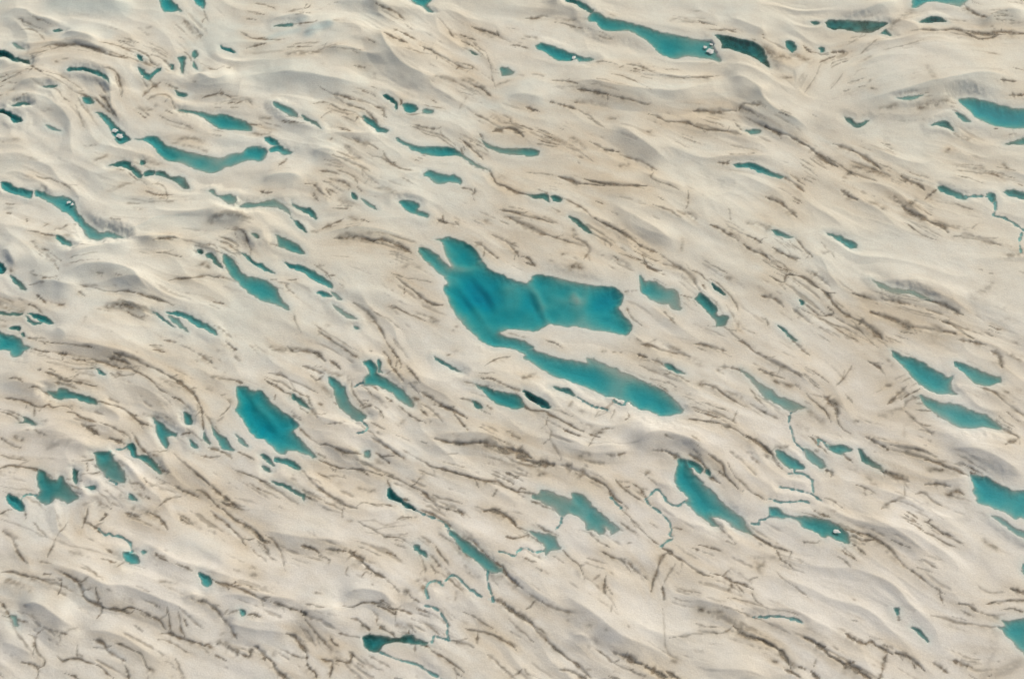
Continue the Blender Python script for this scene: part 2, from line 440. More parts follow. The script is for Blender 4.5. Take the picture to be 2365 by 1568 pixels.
P t|tiny teal fleck at the lower end of the pale teal streak|906 1398 947 1403 942 1424 912 1418
P B|large main turquoise lake in the centre, with three lobes and a long lower arm|1474 690 1540 702 1602 737 1662 777 1713 827 1757 872 1776 855 1738 792 1707 722 1686 652 1630 618 1700 612 1730 597 1800 617 1882 642 1953 687 2003 738 2033 798 2063 838 2103 887 2202 927 2302 977 2400 1007 2438 1018 2472 988 2487 952 2560 937 2680 957 2780 987 2920 1012 3050 1037 3200 1047 3243 1057 3273 1088 3304 1130 3294 1202 3264 1235 3293 1278 3353 1338 3379 1400 3369 1453 3320 1484 3238 1464 3150 1444 3000 1424 2900 1398 2800 1404 2720 1394 2640 1378 2602 1398 2530 1439 2450 1439 2365 1429 2272 1424 2214 1448 2210 1462 2262 1484 2380 1510 2460 1560 2500 1590 2440 1630 2365 1614 2280 1578 2190 1588 2116 1568 2034 1524 2016 1516 1956 1463 1886 1393 1826 1313 1766 1232 1736 1152 1711 1090 1706 1050 1736 1020 1706 963 1666 933 1616 883 1566 833 1516 793 1476 742 & @2,2 -60 -20 20 -20 84 -4 184 56 262 106 402 146 522 181 640 201 722 212 714 166 780 176 872 216 1002 271 1132 326 1292 396 1423 466 1504 537 1564 598 1575 642 1522 664 1402 680 1338 660 1268 630 1198 620 1118 575 1058 550 958 515 898 510 798 465 678 415 558 375 438 335 356 289 276 239 216 199 144 167 168 142 118 114 40 79 -60 60
U 34 .5 1760 880 1900 880 2060 850
U 34 .4 1800 880 1900 900 2010 1000 2120 1130 2200 1290
U 24 .6 2440 1020 2530 1120 2580 1250 2640 1370
U 24 .35 1800 960 1900 1100 2030 1280 2140 1440
U 30 .4 2900 1050 2860 1150 2920 1250 2990 1400
U 26 -.35 1890 900 2000 1020 2100 1160 2170 1300
U 24 -.35 2380 1040 2470 1140 2530 1260 2580 1380
U 24 -.3 2780 1040 2860 1180 3000 1280 3200 1330
U 22 -.3 1790 1060 1890 1200 2000 1340
R 120 .9 80 115 150 50 300 28 480 60
R 120 .6 560 590 740 520 1000 500 1250 540 1450 600
R 90 .6 1150 300 1300 240 1450 260 1600 370
C 20 .6 600 5 680 20 760 45
C 16 .5 740 5 850 40 920 90 940 150
C 14 .5 970 0 1020 50 1080 100 1120 130
S 50 .5 1130 160 1200 180 1260 210
C 20 .7 460 125 530 130 580 170 630 220 690 250
C 14 .6 620 105 700 120
C 18 .7 740 95 820 120 880 165
S 50 .5 780 270 860 290
C 24 .7 620 520 680 490 740 460 800 430
S 40 .7 860 420 920 440
S 30 .5 540 540 570 545
C 16 .5 930 150 980 200
C 44 .7 720 610 820 590 920 590 1000 610 1080 630
C 30 .9 1080 630 1150 620 1220 640 1300 670 1360 705 1410 740
C 24 .6 1130 615 1250 635 1330 660
S 30 .5 1030 570 1060 575
C 28 .6 1640 440 1700 460 1760 480 1830 490
C 14 .6 1690 400 1700 450
C 14 .7 1800 455 1835 495
C 16 .7 1850 160 1930 170 1970 205 1975 160
S 30 .7 2070 440 2090 450
C 14 .4 1950 440 2040 480
C 22 .7 2110 0 2140 60 2180 120 2270 150 2340 190
S 40 .5 2200 60 2230 70
C 20 .7 2200 355 2280 370 2365 385
S 24 .4 2250 420 2340 450
C 30 .8 1960 640 2040 680 2100 730 2180 790
C 16 .6 2140 570 2220 620 2300 660 2365 700
C 14 .5 2250 620 2340 730
C 22 .8 70 190 110 205 170 200
S 20 .8 10 580 50 600
C 24 .5 140 640 220 670
C 14 .6 540 850 600 880 660 920 700 970
C 16 .7 770 1010 820 1050
S 24 .6 590 850 605 860
C 16 .7 280 1010 310 1060 370 1105
C 12 .6 150 985 220 970
C 12 .6 300 980 400 970
C 24 .9 1270 960 1340 1015 1400 1050 1460 1090 1530 1150 1600 1195 1690 1200
S 30 .4 1340 870 1400 840 1480 870
S 26 .6 1460 1280 1510 1300
S 36 .7 1590 1340 1640 1360
S 24 .6 1790 1430 1820 1400
C 14 .5 1210 1210 1330 1250
C 24 .6 900 1180 960 1220 1030 1270 1080 1330 1120 1390 1180 1500
S 30 .4 1050 1230 1070 1240
C 24 .6 580 1440 650 1480 710 1514
S 24 .6 650 1385 670 1390
C 10 .4 360 1280 430 1460
T 2 1
P d|small dark teal bead at the end of a crack right of upper centre|397 232 430 224 496 250 482 276 426 274
P d|thin dark teal pool ending at the bead, right of upper centre|190 222 260 232 320 212 372 222 389 292 330 259 250 256
P d|dark teal streak in dirty folds above the main lake|555 415 622 436 704 496 768 566 700 546 636 494
P g|grey-green murky pool right of the main lake|1180 945 1212 961 1252 1001 1300 986 1362 1016 1432 1056 1502 1066 1544 1098 1550 1180 1556 1262 1488 1245 1438 1204 1378 1200 1308 1165 1236 1124 1195 1082
P D|dark green ragged pool right of the murky grey-green pool|1735 1095 1783 1136 1833 1186 1895 1240 1874 1280 1900 1296 1985 1301 1979 1352 1963 1390 1886 1395 1866 1343 1816 1294 1766 1244 1706 1184 1684 1150
P d|thin dark slit above the dark green ragged pool|1835 1005 1893 1046 1966 1120 1918 1110 1866 1064
U 22 .6 575 1190 610 1120 640 1200
U 40 .4 300 1040 420 1130 560 1200
R 120 .8 900 250 1100 380 1300 490 1450 590 1550 670
R 100 .8 250 860 500 880 750 940 1000 1010
R 90 .7 1180 -20 1350 60 1500 110 1640 160
C 14 .5 180 20 300 30 420 40
C 34 .9 470 55 560 80 640 115 720 125 800 135 880 140
C 24 .8 700 80 800 110 1000 135 1140 140 1260 145
C 24 .9 0 150 80 190 180 220 260 240
C 14 .6 1320 20 1300 70 1380 110 1480 140 1560 185
C 12 .6 1620 180 1630 270 1600 340
C 24 .6 1310 310 1400 340 1480 370 1520 410
S 36 .8 1580 380 1640 390 1690 440
C 18 .7 500 240 590 290 680 340 760 410
C 24 .8 790 430 880 480 960 520 1040 570 1110 610 1180 660
C 26 .7 1180 660 1260 700 1350 730
C 34 .6 1400 840 1490 860 1580 890 1650 940 1690 1010 1730 1070
S 50 .5 1430 850 1560 880
C 20 .6 0 365 100 390 200 420 300 440 430 470
C 36 .7 40 430 140 480 240 530 330 570 380 580
C 18 .7 380 580 470 610 560 640 660 670 730 690
S 30 .9 590 530 610 580
C 26 .6 600 600 680 640 740 690 740 740 690 800
S 46 .9 580 870 640 840 660 870
S 26 .7 500 750 540 750
S 20 .6 615 790 630 800
C 24 .6 760 560 840 600 920 650 940 690
C 16 .7 960 760 1000 800
S 46 .5 840 750 940 780 1050 830 1100 880
C 20 .9 1215 760 1230 810 1260 860 1320 890 1390 900
C 22 .7 0 640 60 700 110 770
C 16 .8 140 770 200 790 250 850 160 820
S 20 .6 395 800 410 810
C 24 .7 1820 490 1900 520 1990 580 2070 630
S 36 .8 2000 570 2060 600
C 24 .8 2120 660 2190 720 2280 750 2350 800
C 20 .7 2140 580 2220 620 2280 660
S 36 .7 2160 470 2260 480 2340 540
C 14 .4 1990 350 2000 450
C 16 .7 1750 1010 1790 1070
C 14 .6 1830 970 1900 1010 1980 1100 2060 1200 2070 1280
S 28 .8 2060 1350 2100 1410
C 12 .6 1050 1080 1180 1075
C 10 .6 1550 1110 1690 1150
C 14 .8 1080 1220 1120 1310 1180 1360 1240 1400
C 14 .7 1400 1250 1450 1320 1510 1380
S 20 .5 1580 620 1570 720
S 30 .6 1980 960 2000 965
S 24 .6 2290 1320 2310 1330
C 14 .6 2280 1130 2365 1150
C 14 .5 1800 1390 1950 1400 2050 1490 2100 1510
T 3 1
P g|dull teal pool at the head of a winding rill near the right edge|1595 148 1640 146 1722 176 1802 216 1856 252 1830 270 1758 245 1676 220 1604 184
P g|small green blob joining a rill near the right edge|2026 218 2104 216 2114 286 2056 280
P d|dark blue pool cut by the right edge beside the green blob|2184 200 2240 175 2310 186 2430 212 2430 265 2310 246 2228 230
P g|dark green dash alone on smooth snow in the right third|600 566 690 583 782 616 854 646 881 694 828 695 756 654
P g|green streak in a dirty patch right of centre|105 537 182 546 252 576 316 603 228 605 146 579
P l|pale teal curving streak on smooth snow at the right|995 966 1082 1006 1162 1046 1260 1066 1360 1076 1442 1106 1530 1155 1438 1145 1338 1110 1218 1105 1116 1074 1046 1024
P d|thin dark blue slit slanting down at the right of centre|170 1384 224 1404 274 1456 340 1530 300 1514 250 1470 205 1425
P d|tiny teal fleck in dirty folds right of the dark green ragged pool|355 1155 416 1186 384 1206
R 130 .8 980 950 1300 1030 1500 1080 1750 1180 1950 1290
R 60 .7 430 700 560 800 640 950 730 1080
C 36 .7 220 60 290 110 350 150 400 190
C 30 .8 60 240 150 270 230 320 340 420
S 36 .9 770 60 820 20
S 50 .8 950 0 1060 20 1150 40
C 44 .7 1270 50 1340 100 1420 130 1480 180
C 40 .8 740 180 800 230 870 270
S 46 .7 970 300 1050 310 1110 350
S 50 .9 1190 240 1250 290 1330 320 1380 270
C 46 .8 1280 320 1370 390 1450 430 1540 470 1640 500 1690 550
C 36 .5 1750 590 1850 580 1950 600 2060 640 2160 670
S 50 .6 2200 770 2340 740
C 20 .7 1480 260 1540 210 1590 170
S 50 .7 20 500 90 500
C 28 .7 110 690 200 740 280 770 370 790
C 24 .7 330 600 400 690 480 770
S 36 .6 580 740 650 720
S 36 .6 0 720 60 790 150 830
S 28 .8 440 905 460 915
C 26 .6 470 900 550 970 630 1040
C 24 .8 90 940 150 980 220 1000 240 940 320 940 400 960 480 1020 560 1070
C 26 .8 560 1070 630 1130 700 1220 780 1290 870 1340
C 46 .8 870 1340 950 1380 1030 1440 1100 1514
C 30 .7 20 1125 100 1140 180 1180 220 1220
C 30 .6 310 1240 390 1300 480 1370
C 20 .6 400 1190 500 1260 570 1300 680 1270
C 36 .6 840 1100 940 1130 1060 1160 1180 1170 1300 1200
C 44 .7 1400 1090 1500 1150 1600 1190 1720 1240 1820 1290
C 50 .8 1000 1270 1120 1310 1240 1340 1340 1390 1480 1410 1620 1440 1740 1460
C 28 .6 1600 1340 1720 1380 1800 1440 1920 1510
S 50 .4 1900 1130 2000 1080 2090 1010
S 50 .6 800 1490 900 1420
C 14 .5 60 1310 90 1390
S 30 .8 1980 30 2080 40 2150 60
S 24 .6 1820 10 1930 20
C 14 .4 1900 520 1960 480
S 20 .6 2210 1330 2230 1330
W 30 faint teal rill running right from the dull teal pool to the green blob|1840 245 1900 232 1960 230 2040 240
W 26 faint teal rill dropping from the green blob and bending to the right edge|2095 270 2112 350 2092 408 2180 424 2260 470 2400 560
W 22 short faint rill dropping close along the right edge|2350 560 2322 640 2340 730
T 0 2
P g|green-teal twisted pool left of centre, above long parallel cracks at left|415 460 470 452 520 457 538 431 602 451 652 471 702 481 762 491 823 516 880 575 808 570 748 550 688 525 620 515 560 530 508 520 466 499
P d|small teal bow-tie pool near the left edge|172 742 226 722 205 692 262 697 304 727 338 760 268 750 220 745
P g|dull green triangular pool among curved dirty folds at lower left|1374 690 1433 736 1503 796 1566 832 1568 866 1505 856 1494 884 1510 932 1492 962 1436 914 1405 862 1385 802 1385 750
P d|small dark dull pool right above the green triangular pool|1634 645 1693 671 1705 745 1656 745 1640 692
P t|narrow teal triangle left of the deep blue lake at lower left|1886 752 1914 796 1964 846 2014 886 2044 937 2088 990 2040 986 1976 965 1945 903 1915 843
P d|thin dark teal sliver left of the narrow teal triangle|1812 815 1835 866 1878 938 1836 915 1815 882
P g|short dull slit left of the thin dark teal sliver|1684 886 1743 926 1760 971 1710 945
P l|pale teal streak between the narrow triangle and the deep blue lake|2095 836 2133 866 2173 906 2216 962 2178 955 2126 904
P D|dark teal pool with a streaked bed at lower left|828 1008 880 1001 940 991 994 1001 1014 1048 1044 1097 1094 1146 1120 1208 1125 1274 1080 1285 1016 1264 966 1234 925 1173 875 1123 855 1072 845 1032
P g|thin green ragged pool right of the dark teal streaked pool|1124 940 1183 920 1206 968 1206 1006 1252 1036 1302 1036 1344 1066 1394 1106 1436 1182 1422 1202 1376 1164 1336 1124 1286 1094 1246 1064 1196 1050 1165 1022 1144 972
P D|dark teal two-lobed pool at lower left|335 1160 382 1171 424 1216 463 1246 500 1251 528 1216 562 1226 604 1286 644 1336 694 1377 706 1411 662 1445 590 1470 538 1444 492 1421 472 1455 430 1475 378 1454 346 1424 325 1400 355 1370 345 1310 335 1250
P D|small dark teal pool by the left edge, joined by a rill to the two-lobed pool|65 1381 122 1401 174 1416 205 1478 216 1524 170 1530 126 1504 76 1464 60 1420
P d|tiny teal fleck right of the two-lobed pool|775 1309 832 1301 855 1331 820 1340
P g|small dull pool under a dirty fold at lower left|1145 1386 1193 1406 1232 1450 1168 1435
P g|small dull teal streak under a crack in the left third|855 255 903 281 936 320 878 300
P k|tiny upright dark pool right of the two-lobed pool|645 1156 694 1161 695 1220 684 1286 656 1242
W 14 thin dark rill joining the small left pool and the two-lobed pool|195 1412 230 1386 290 1386 350 1392
W 12 thin curved rill feeding the thin green ragged pool|1030 972 1100 972 1145 942
W 14 thin teal rill along the lower left side of the dark streaked pool|930 1195 980 1250 1045 1292
R 110 .9 0 385 200 392 400 440 600 520
R 90 .6 350 95 600 68 900 70 1200 150 1500 290
R 90 .6 60 900 250 820 500 830 700 880
R 80 .6 350 1000 560 900 760 930 900 990
R 90 .7 500 -20 750 50 1000 90 1300 170
R 100 .7 1560 990 1700 1120 1850 1260 1980 1350
C 16 .7 280 80 360 100 440 105
C 24 .8 520 120 600 135
C 16 .8 640 165 700 180 770 190
C 14 .6 400 20 600 40 760 60 850 85
C 20 .8 820 180 900 200 980 215 1060 245
C 24 .8 960 150 1040 170 1110 200 1150 220
C 26 .8 1010 105 1110 145 1220 185 1300 230 1400 270 1480 310
C 26 .9 1480 310 1560 360 1630 410 1700 460 1750 520 1780 580
S 36 .5 1460 360 1560 420 1660 460 1740 520
S 50 .5 1100 160 1250 200
C 14 .9 1780 580 1800 640 1810 720 1815 800
C 14 .8 1050 250 1150 260 1220 290 1290 330 1350 370 1400 420 1450 460 1510 490
C 14 .8 1540 515 1600 540 1650 580 1690 620
S 36 .4 1430 350 1480 380
C 16 .7 630 260 720 260 800 260 840 250
C 16 .6 1020 280 1090 320 1180 310 1220 290
C 20 .8 330 265 360 275
C 20 .9 400 290 480 320 560 360 640 370
C 20 .8 640 370 720 380 800 400 860 415
C 14 .7 460 370 540 385 620 410 700 440
C 14 .7 80 345 150 340 200 370
C 18 .7 250 430 320 420 400 450 470 460
C 14 .9 0 510 80 520 170 530 240 560 300 590 380 600 430 575 480 600 560 590 620 600 650 630
C 10 .6 240 570 220 610
C 10 .6 380 600 350 640
C 18 .8 600 650 680 660 730 700 800 720 860 740
C 16 .9 870 545 960 570 1050 600 1130 630 1200 690 1260 740 1330 770
C 14 .8 890 740 970 770 1050 810 1110 840 1160 880
C 28 .8 730 760 800 795 880 845
C 24 .9 970 880 1030 905 1100 935
C 14 .8 1180 830 1220 900 1250 960 1310 1010 1350 1060 1400 1110
S 22 .9 1360 1030 1400 1035
C 14 .8 0 640 80 660 150 700 190 735
C 14 .7 0 620 100 640 200 680
S 26 .9 140 870 200 895
C 16 .6 0 880 80 930 170 970
S 50 .4 430 970 520 920 600 930
C 16 .8 -20 1160 80 1125 170 1130 260 1140 330 1160 400 1190 450 1220
C 12 .6 0 1030 120 1060 260 1080
C 12 .6 730 1080 790 1080 850 1060
C 10 .6 780 1080 785 1190
C 10 .6 720 1205 850 1195 900 1172
S 22 .8 1060 1090 1100 1130
C 20 .7 1420 1110 1450 1160 1520 1195
C 20 .7 1560 1310 1640 1350 1720 1380 1760 1400
C 12 .6 1550 1010 1640 1090 1750 1190 1860 1300
C 20 .9 1890 1330 1960 1380 2030 1430 2090 1480 2140 1514
C 16 .7 1750 1340 1830 1380 1900 1450 1960 1510
C 20 .7 1410 1490 1470 1440 1530 1405 1610 1400
S 24 .8 1400 1290 1450 1280
C 16 .8 1280 1240 1300 1290
C 14 .7 1150 1290 1240 1290 1270 1340
S 28 .7 1200 1350 1260 1390
C 14 .6 1290 1400 1340 1420
S 50 .6 770 1480 850 1450 910 1500
S 40 .5 1080 1400 1150 1450
C 14 .7 1830 670 1870 720 1900 780
C 14 .7 1600 850 1660 840 1710 830
C 20 .6 1860 960 1950 990 2030 1020 2070 1060
C 16 .7 1790 1030 1880 1055 1960 1045
C 14 .6 2120 1000 2200 1040 2270 1080
S 28 .7 1850 435 1875 445
C 24 .7 1750 110 1820 160 1890 210
S 20 .8 1745 190 1760 195
C 16 .6 1600 45 1680 80 1740 110
S 36 .7 1900 335 1970 345
C 12 .6 1980 350 2080 365 2170 390
C 20 .7 2010 20 2080 70 2130 100
S 20 .9 2130 190 2100 150
S 30 .4 1930 100 1980 120
C 12 .6 2030 540 2060 580 2020 640 1960 680
S 20 .6 2055 545 2065 560
S 20 .5 1990 690 1950 720
C 10 .5 1960 500 2020 490
S 26 .6 1290 670 1370 680 1500 710 1540 740
C 10 .6 1420 1010 1500 975
T 1 2
P B|deep blue lake with a pointed lower tip, second largest, at lower left|-152 426 -105 421 -50 431 10 461 80 466 124 507 174 567 234 612 304 662 364 707 404 768 364 802 374 838 424 897 484 957 534 1007 570 1046 490 1030 430 1005 370 995 312 995 294 1025 258 1030 216 1004 156 949 96 899 52 890 6 863 -40 803 -85 723 -130 663 -150 631 -130 580 -140 520 -156 470
P g|slim teal S-shaped pool right of the deep blue lake|672 332 724 356 774 396 825 427 830 488 855 547 894 597 953 636 1022 690 994 714 962 740 916 714 856 684 796 634 765 592 735 512 704 432 684 382
P t|teal hooked pool right of the slim S-shaped pool|978 196 1030 185 1074 201 1105 248 1115 316 1184 346 1263 396 1334 456 1394 516 1432 597 1368 585 1286 534 1206 464 1128 415 1060 405 1000 400 1000 327 1035 308 1025 260 992 222
P d|tiny upright sliver beside the head of the teal hooked pool|1111 186 1139 198 1130 265 1155 292 1117 275
P g|teal spindle pool left of a small dark oval pool, under the main lake|1975 390 2052 416 2132 446 2222 471 2312 486 2369 516 2410 557 2416 603 2350 620 2268 605 2187 580 2125 544 2075 493 2025 443
P d|small dull teal oval in a brown-edged hollow below the main lake|1955 546 2002 556 2046 608 2008 610 1970 584
P d|small dull ragged pool below the deep blue lake|65 1026 112 1036 153 1066 184 1097 191 1136 147 1095 96 1064
P t|teal two-part sliver just below the deep blue lake|195 1051 250 1061 302 1066 363 1096 438 1154 380 1156 317 1120 258 1095 200 1086
P d|tiny teal dash below the small dull ragged pool|90 1127 132 1141 171 1180 117 1170
P d|dark blue thread under a brown streak below the deep blue lake|178 1266 252 1281 322 1306 382 1336 433 1366 471 1394 458 1432 426 1395 366 1355 286 1320 206 1290
P l|tiny pale blue dot on a thin crack at lower centre left|985 1010 1030 995 1050 1030 1044 1060 997 1050
P k|dark slate-green pool with a trailing tip at lower centre|1206 1322 1244 1361 1293 1396 1343 1436 1403 1476 1450 1516 1378 1506 1326 1455 1266 1425 1209 1416 1199 1370
P d|dark thread of water alone on dirty snow left of the main lake's arm|1620 144 1702 196 1782 236 1860 292 1798 271 1716 225 1642 186
P d|dull dark green streak right of the deep blue lake|334 486 392 511 453 556 508 618 448 596 386 550 345 524
U 22 .35 -60 440 20 560 120 660 200 760 260 860
U 26 .45 100 480 220 610 330 720
U 24 -.3 -90 520 0 650 100 760 200 900
W 12 faint rill leaving the foot of the slim S-shaped pool|965 738 1018 770 1000 815 930 832
W 10 short thin rill touching the left side of the hooked pool|905 412 960 382 1002 382
R 140 .8 1550 880 1700 840 1900 830 2100 850 2300 920
R 90 .7 1080 560 1200 430 1330 480 1440 590
R 80 .7 1800 380 1950 360 2150 410 2350 470
R 80 .6 1350 180 1500 380 1680 480 1850 620
R 90 .6 500 880 700 930 900 1000 1100 1150
R 100 .6 850 830 1050 850 1250 960 1400 1040
S 50 .8 150 75 240 90 330 85 400 100
C 28 .7 300 60 360 110 440 100 530 110 590 130 640 190
C 26 .9 450 240 520 260 590 285 640 310
C 20 .7 520 320 570 360 640 320
C 20 .7 680 180 740 220 780 260
S 46 .7 650 280 720 310 820 330 870 370
C 20 .8 150 390 210 410 270 450
C 16 .6 140 300 250 320 330 360 370 440
C 14 .7 205 480 190 540
C 28 .7 350 500 420 560 500 610 580 690
C 16 .7 480 490 500 560 530 600
S 36 .6 640 440 690 500
S 20 .9 585 570 605 575
C 14 .7 720 550 750 580
C 14 .7 880 370 890 460 940 540 990 590 1040 590
S 28 1 990 610 1040 590
C 12 .6 1080 590 1140 640 1170 710
C 18 .7 1060 740 1120 780 1170 800
C 14 .8 670 755 740 750 800 745
S 24 .9 785 745 805 745
S 24 .7 1115 830 1140 845
C 16 .9 1185 10 1220 60 1250 100 1275 160 1270 240
C 16 .8 1150 95 1200 150 1220 240
C 12 .8 1270 130 1310 220 1310 270
C 20 .8 1230 240 1290 310 1340 370
C 16 .7 1370 240 1430 310 1490 390
C 14 .8 1390 390 1440 440 1480 490
S 36 .9 1420 530 1460 520
C 24 .9 1480 460 1560 500 1640 560 1720 600 1780 640
C 28 .9 1660 590 1760 620 1850 670 1910 700
C 16 .9 1790 660 1850 730 1910 800
C 22 .7 1490 570 1560 600 1620 660 1690 740
C 16 .8 1490 620 1560 690
C 16 .7 1180 520 1240 570
S 22 .7 1330 750 1345 720
S 28 .8 1740 130 1810 110
C 12 .6 2060 240 2130 200 2200 165 2300 150
C 16 .7 1840 520 1900 530 1970 560 2050 630
C 12 .7 1880 380 1980 390
C 16 .7 2120 345 2220 390 2340 440
S 22 .8 880 140 920 160
S 14 .8 1040 100 1055 105
C 14 .6 400 780 470 840 530 890 600 930
C 20 .8 600 930 680 940 740 970 800 1000 870 1020 980 1030
C 14 .6 570 1010 660 1060
C 24 .8 1050 870 1130 910 1220 970 1290 1020 1350 1060
S 36 .7 1260 1000 1340 1050
S 50 .5 1120 1090 1160 1100
C 14 .7 1100 1010 1170 1060 1230 1110
C 16 .9 590 1070 680 1110 770 1140 860 1155 960 1160 1050 1185 1150 1220
C 14 .7 1170 1210 1290 1250 1400 1310 1480 1340
C 20 .7 1480 1340 1550 1390 1610 1450 1670 1514
C 28 .8 1620 890 1720 915 1840 920 1950 915 2050 915
C 46 .9 2020 910 2120 930 2200 960 2280 990 2380 1000
C 10 .5 1500 910 1560 930
C 22 .9 1520 1090 1600 1140 1700 1165 1800 1190 1860 1210
C 14 .9 1860 1210 1970 1235 2080 1255 2180 1260 2250 1310 2365 1360
C 14 .6 2130 1400 2180 1330
C 20 .6 2120 1190 2220 1230 2320 1280
C 14 .6 2250 1180 2350 1240
S 50 .4 2150 960 2250 1090 2330 1110
C 12 .6 1730 1030 1830 1010
S 26 .9 1490 1240 1510 1200
C 28 .5 60 1250 150 1300 230 1350 320 1420 400 1460
S 36 .4 170 1310 270 1380
C 16 .7 430 1150 500 1230 560 1300 650 1360
C 32 .7 560 1300 650 1370 740 1430 830 1480 930 1500
C 12 .7 930 1480 990 1445 1080 1460 1200 1465 1270 1480
C 14 .7 470 1390 540 1440
S 22 .8 360 1240 400 1260
S 20 .8 770 1275 790 1280
S 26 .8 950 1320 1020 1340 1090 1345
C 12 .6 1190 1260 1215 1320
C 16 .7 1340 1420 1400 1440
S 24 .7 2270 930 2290 940
S 28 .7 1720 1475 1800 1500
C 12 .5 1340 980 1430 1040 1520 1090
T 2 2
P k|small dark oval pool between the teal spindle pool and the lake's long arm|154 455 222 476 293 506 354 546 398 607 338 605 266 565 195 514
P d|small dull blue sliver just below the main lake's long arm|412 421 480 430 542 436 594 466 618 506 548 486 487 460
P g|large green-teal pool with a hooked lower end, right of lower centre|1534 1052 1583 1065 1624 1106 1655 1166 1704 1226 1764 1296 1843 1356 1904 1416 1964 1476 2043 1536 2114 1586 2144 1657 2200 1728 2120 1711 2037 1675 1956 1615 1888 1595 1832 1596 1874 1638 1897 1690 1796 1635 1715 1565 1655 1505 1594 1442 1634 1420 1585 1373 1524 1313 1509 1250 1514 1170 1534 1110
P g|short curved green pool off the head of the large green-teal pool|1605 1074 1662 1085 1724 1125 1756 1172 1726 1197 1676 1155 1635 1134
P d|tiny dull pool among curved cracks right of the short curved pool|1774 1155 1814 1176 1820 1222 1786 1205
P g|ragged green-teal pool with notched ends at lower centre|223 1381 288 1386 306 1334 372 1340 442 1375 522 1405 577 1424 585 1375 642 1375 704 1395 764 1456 804 1506 863 1556 923 1606 983 1656 1006 1692 962 1737 926 1705 882 1677 896 1713 840 1747 776 1706 726 1706 714 1662 676 1595 598 1566 560 1556 500 1586 466 1554 436 1515 356 1485 285 1444 228 1414
P l|pale green-teal spindle pool whose rill drops from its lower edge, at right|2092 264 2152 295 2203 335 2263 385 2322 425 2367 445 2422 495 2502 525 2602 565 2680 606 2600 636 2528 636 2446 596 2376 556 2316 526 2254 474 2214 404 2146 335
P g|dull green dash in dirty snow above the lake's tip|1414 216 1482 236 1542 270 1598 309 1518 290 1446 260
W 18 dark green rill at a crack fork above the loop-shaped rill|938 1405 985 1465 1045 1514
W 14 thin teal rill looping over a bump to the large green-teal pool|1250 1420 1290 1380 1340 1332 1390 1370 1430 1430 1480 1470 1540 1480 1590 1450 1640 1432
W 13 thin teal rill zigzagging down from the loop-shaped rill|1250 1420 1280 1480 1340 1514 1390 1560 1450 1620 1475 1680 1460 1740 1490 1770 1440 1800 1388 1842
W 12 broken thin teal rill parallel to the lower edge of the lake's arm|640 510 700 550 780 590 860 610 920 635
W 14 tiny teal notch-shaped rill against the lower shore of the lake's arm|940 540 1000 575 1040 590 1068 562
U 26 .5 500 1420 620 1480 740 1570
U 26 .4 1680 1250 1800 1400 1900 1500
U 30 .5 720 210 850 260 1000 310 1140 360
R 140 1.1 1110 950 1200 882 1320 832 1450 830 1600 870 1750 930 1860 1005
R 110 .9 390 860 500 880 600 910 720 960 830 960 1000 950 1120 932
R 80 .6 -50 440 80 430 220 480 400 620
R 90 .6 1600 1000 1750 990 1900 1080 2050 1260
S 36 .9 160 340 240 310
C 20 .6 0 420 80 440 140 450
C 16 .7 90 480 150 570 220 630 350 640 400 680 500 730 600 780 700 810
S 36 .8 800 830 860 825
C 14 .6 790 850 740 950
S 26 .6 570 600 590 560
S 26 .5 670 640 690 650
C 10 .5 790 700 830 640
C 10 .5 930 720 980 620
C 12 .7 1060 720 1100 660
S 26 .4 1010 700 1030 710
C 12 .5 370 700 360 760 410 830 400 900 440 970 490 1080
C 46 .9 0 960 60 985 150 1010 230 1050
C 46 .9 100 1050 200 1080 310 1100 420 1115
C 44 .8 490 1125 570 1150 650 1180 720 1210
C 18 1 720 1210 800 1260 880 1300 930 1360 980 1420 1040 1450
C 20 .6 0 1040 100 1100 300 1130
S 28 .8 310 1200 350 1190
S 18 .8 710 1130 740 1150
S 36 .7 660 1050 740 1030
C 20 .7 900 1030 980 1035 1080 1015
C 14 .7 1300 995 1420 1000
C 32 .9 1430 1000 1500 1030 1560 1060
C 14 .5 1410 850 1500 880
C 14 .8 0 1320 80 1350 180 1360 250 1370 300 1400
C 14 .7 0 1180 80 1220 150 1260
C 14 .7 0 1240 70 1290
C 14 .7 120 1320 180 1330
C 14 .8 980 1250 1020 1310 1090 1360 1150 1400 1230 1450
C 14 .8 1130 1290 1190 1330 1240 1390
S 36 .8 1230 1200 1260 1190
C 14 .7 1260 1230 1310 1260 1350 1300
C 14 .6 1060 1470 1100 1510
C 20 .9 1630 690 1740 720 1800 730 1870 735 1950 770 2030 800 2120 860
C 24 .9 2140 870 2230 910 2300 960 2365 1010
S 46 .8 2140 970 2190 1030 2240 1090
S 50 .8 2310 1040 2365 1060
C 26 .8 1640 1020 1720 1070 1770 1130 1800 1190 1840 1240 1900 1280
C 20 .7 1790 1015 1870 1070 1940 1130 1960 1220 2020 1280 2065 1340
C 16 .6 1890 1170 1960 1220
C 16 .6 1980 1100 2030 1200 2110 1290 2200 1370 2330 1430
S 36 .9 1730 400 1760 380
C 18 .8 1760 390 1840 410 1920 470 2000 530 2080 580 2150 610
S 36 .6 1960 470 2080 510
C 14 .5 2060 640 2020 740
C 14 .6 2170 570 2250 620 2340 670
C 14 .5 2160 420 2230 520 2300 590
C 30 .7 1210 40 1300 50 1380 90 1460 110 1540 120 1640 150
S 46 .9 1430 60 1520 100
C 30 .7 1180 130 1260 160
C 26 .7 1300 180 1400 220 1480 260
C 28 .6 1680 40 1780 50 1880 80 1970 100
S 50 .4 1640 170 1740 220
S 28 .7 1900 270 1940 240
C 20 .6 1900 240 2060 260 2100 290
C 20 .7 2050 0 2130 30 2200 100 2300 150 2365 170
C 16 .7 2240 260 2330 310
C 14 .7 350 10 430 40 500 80
S 24 .8 860 100 885 105
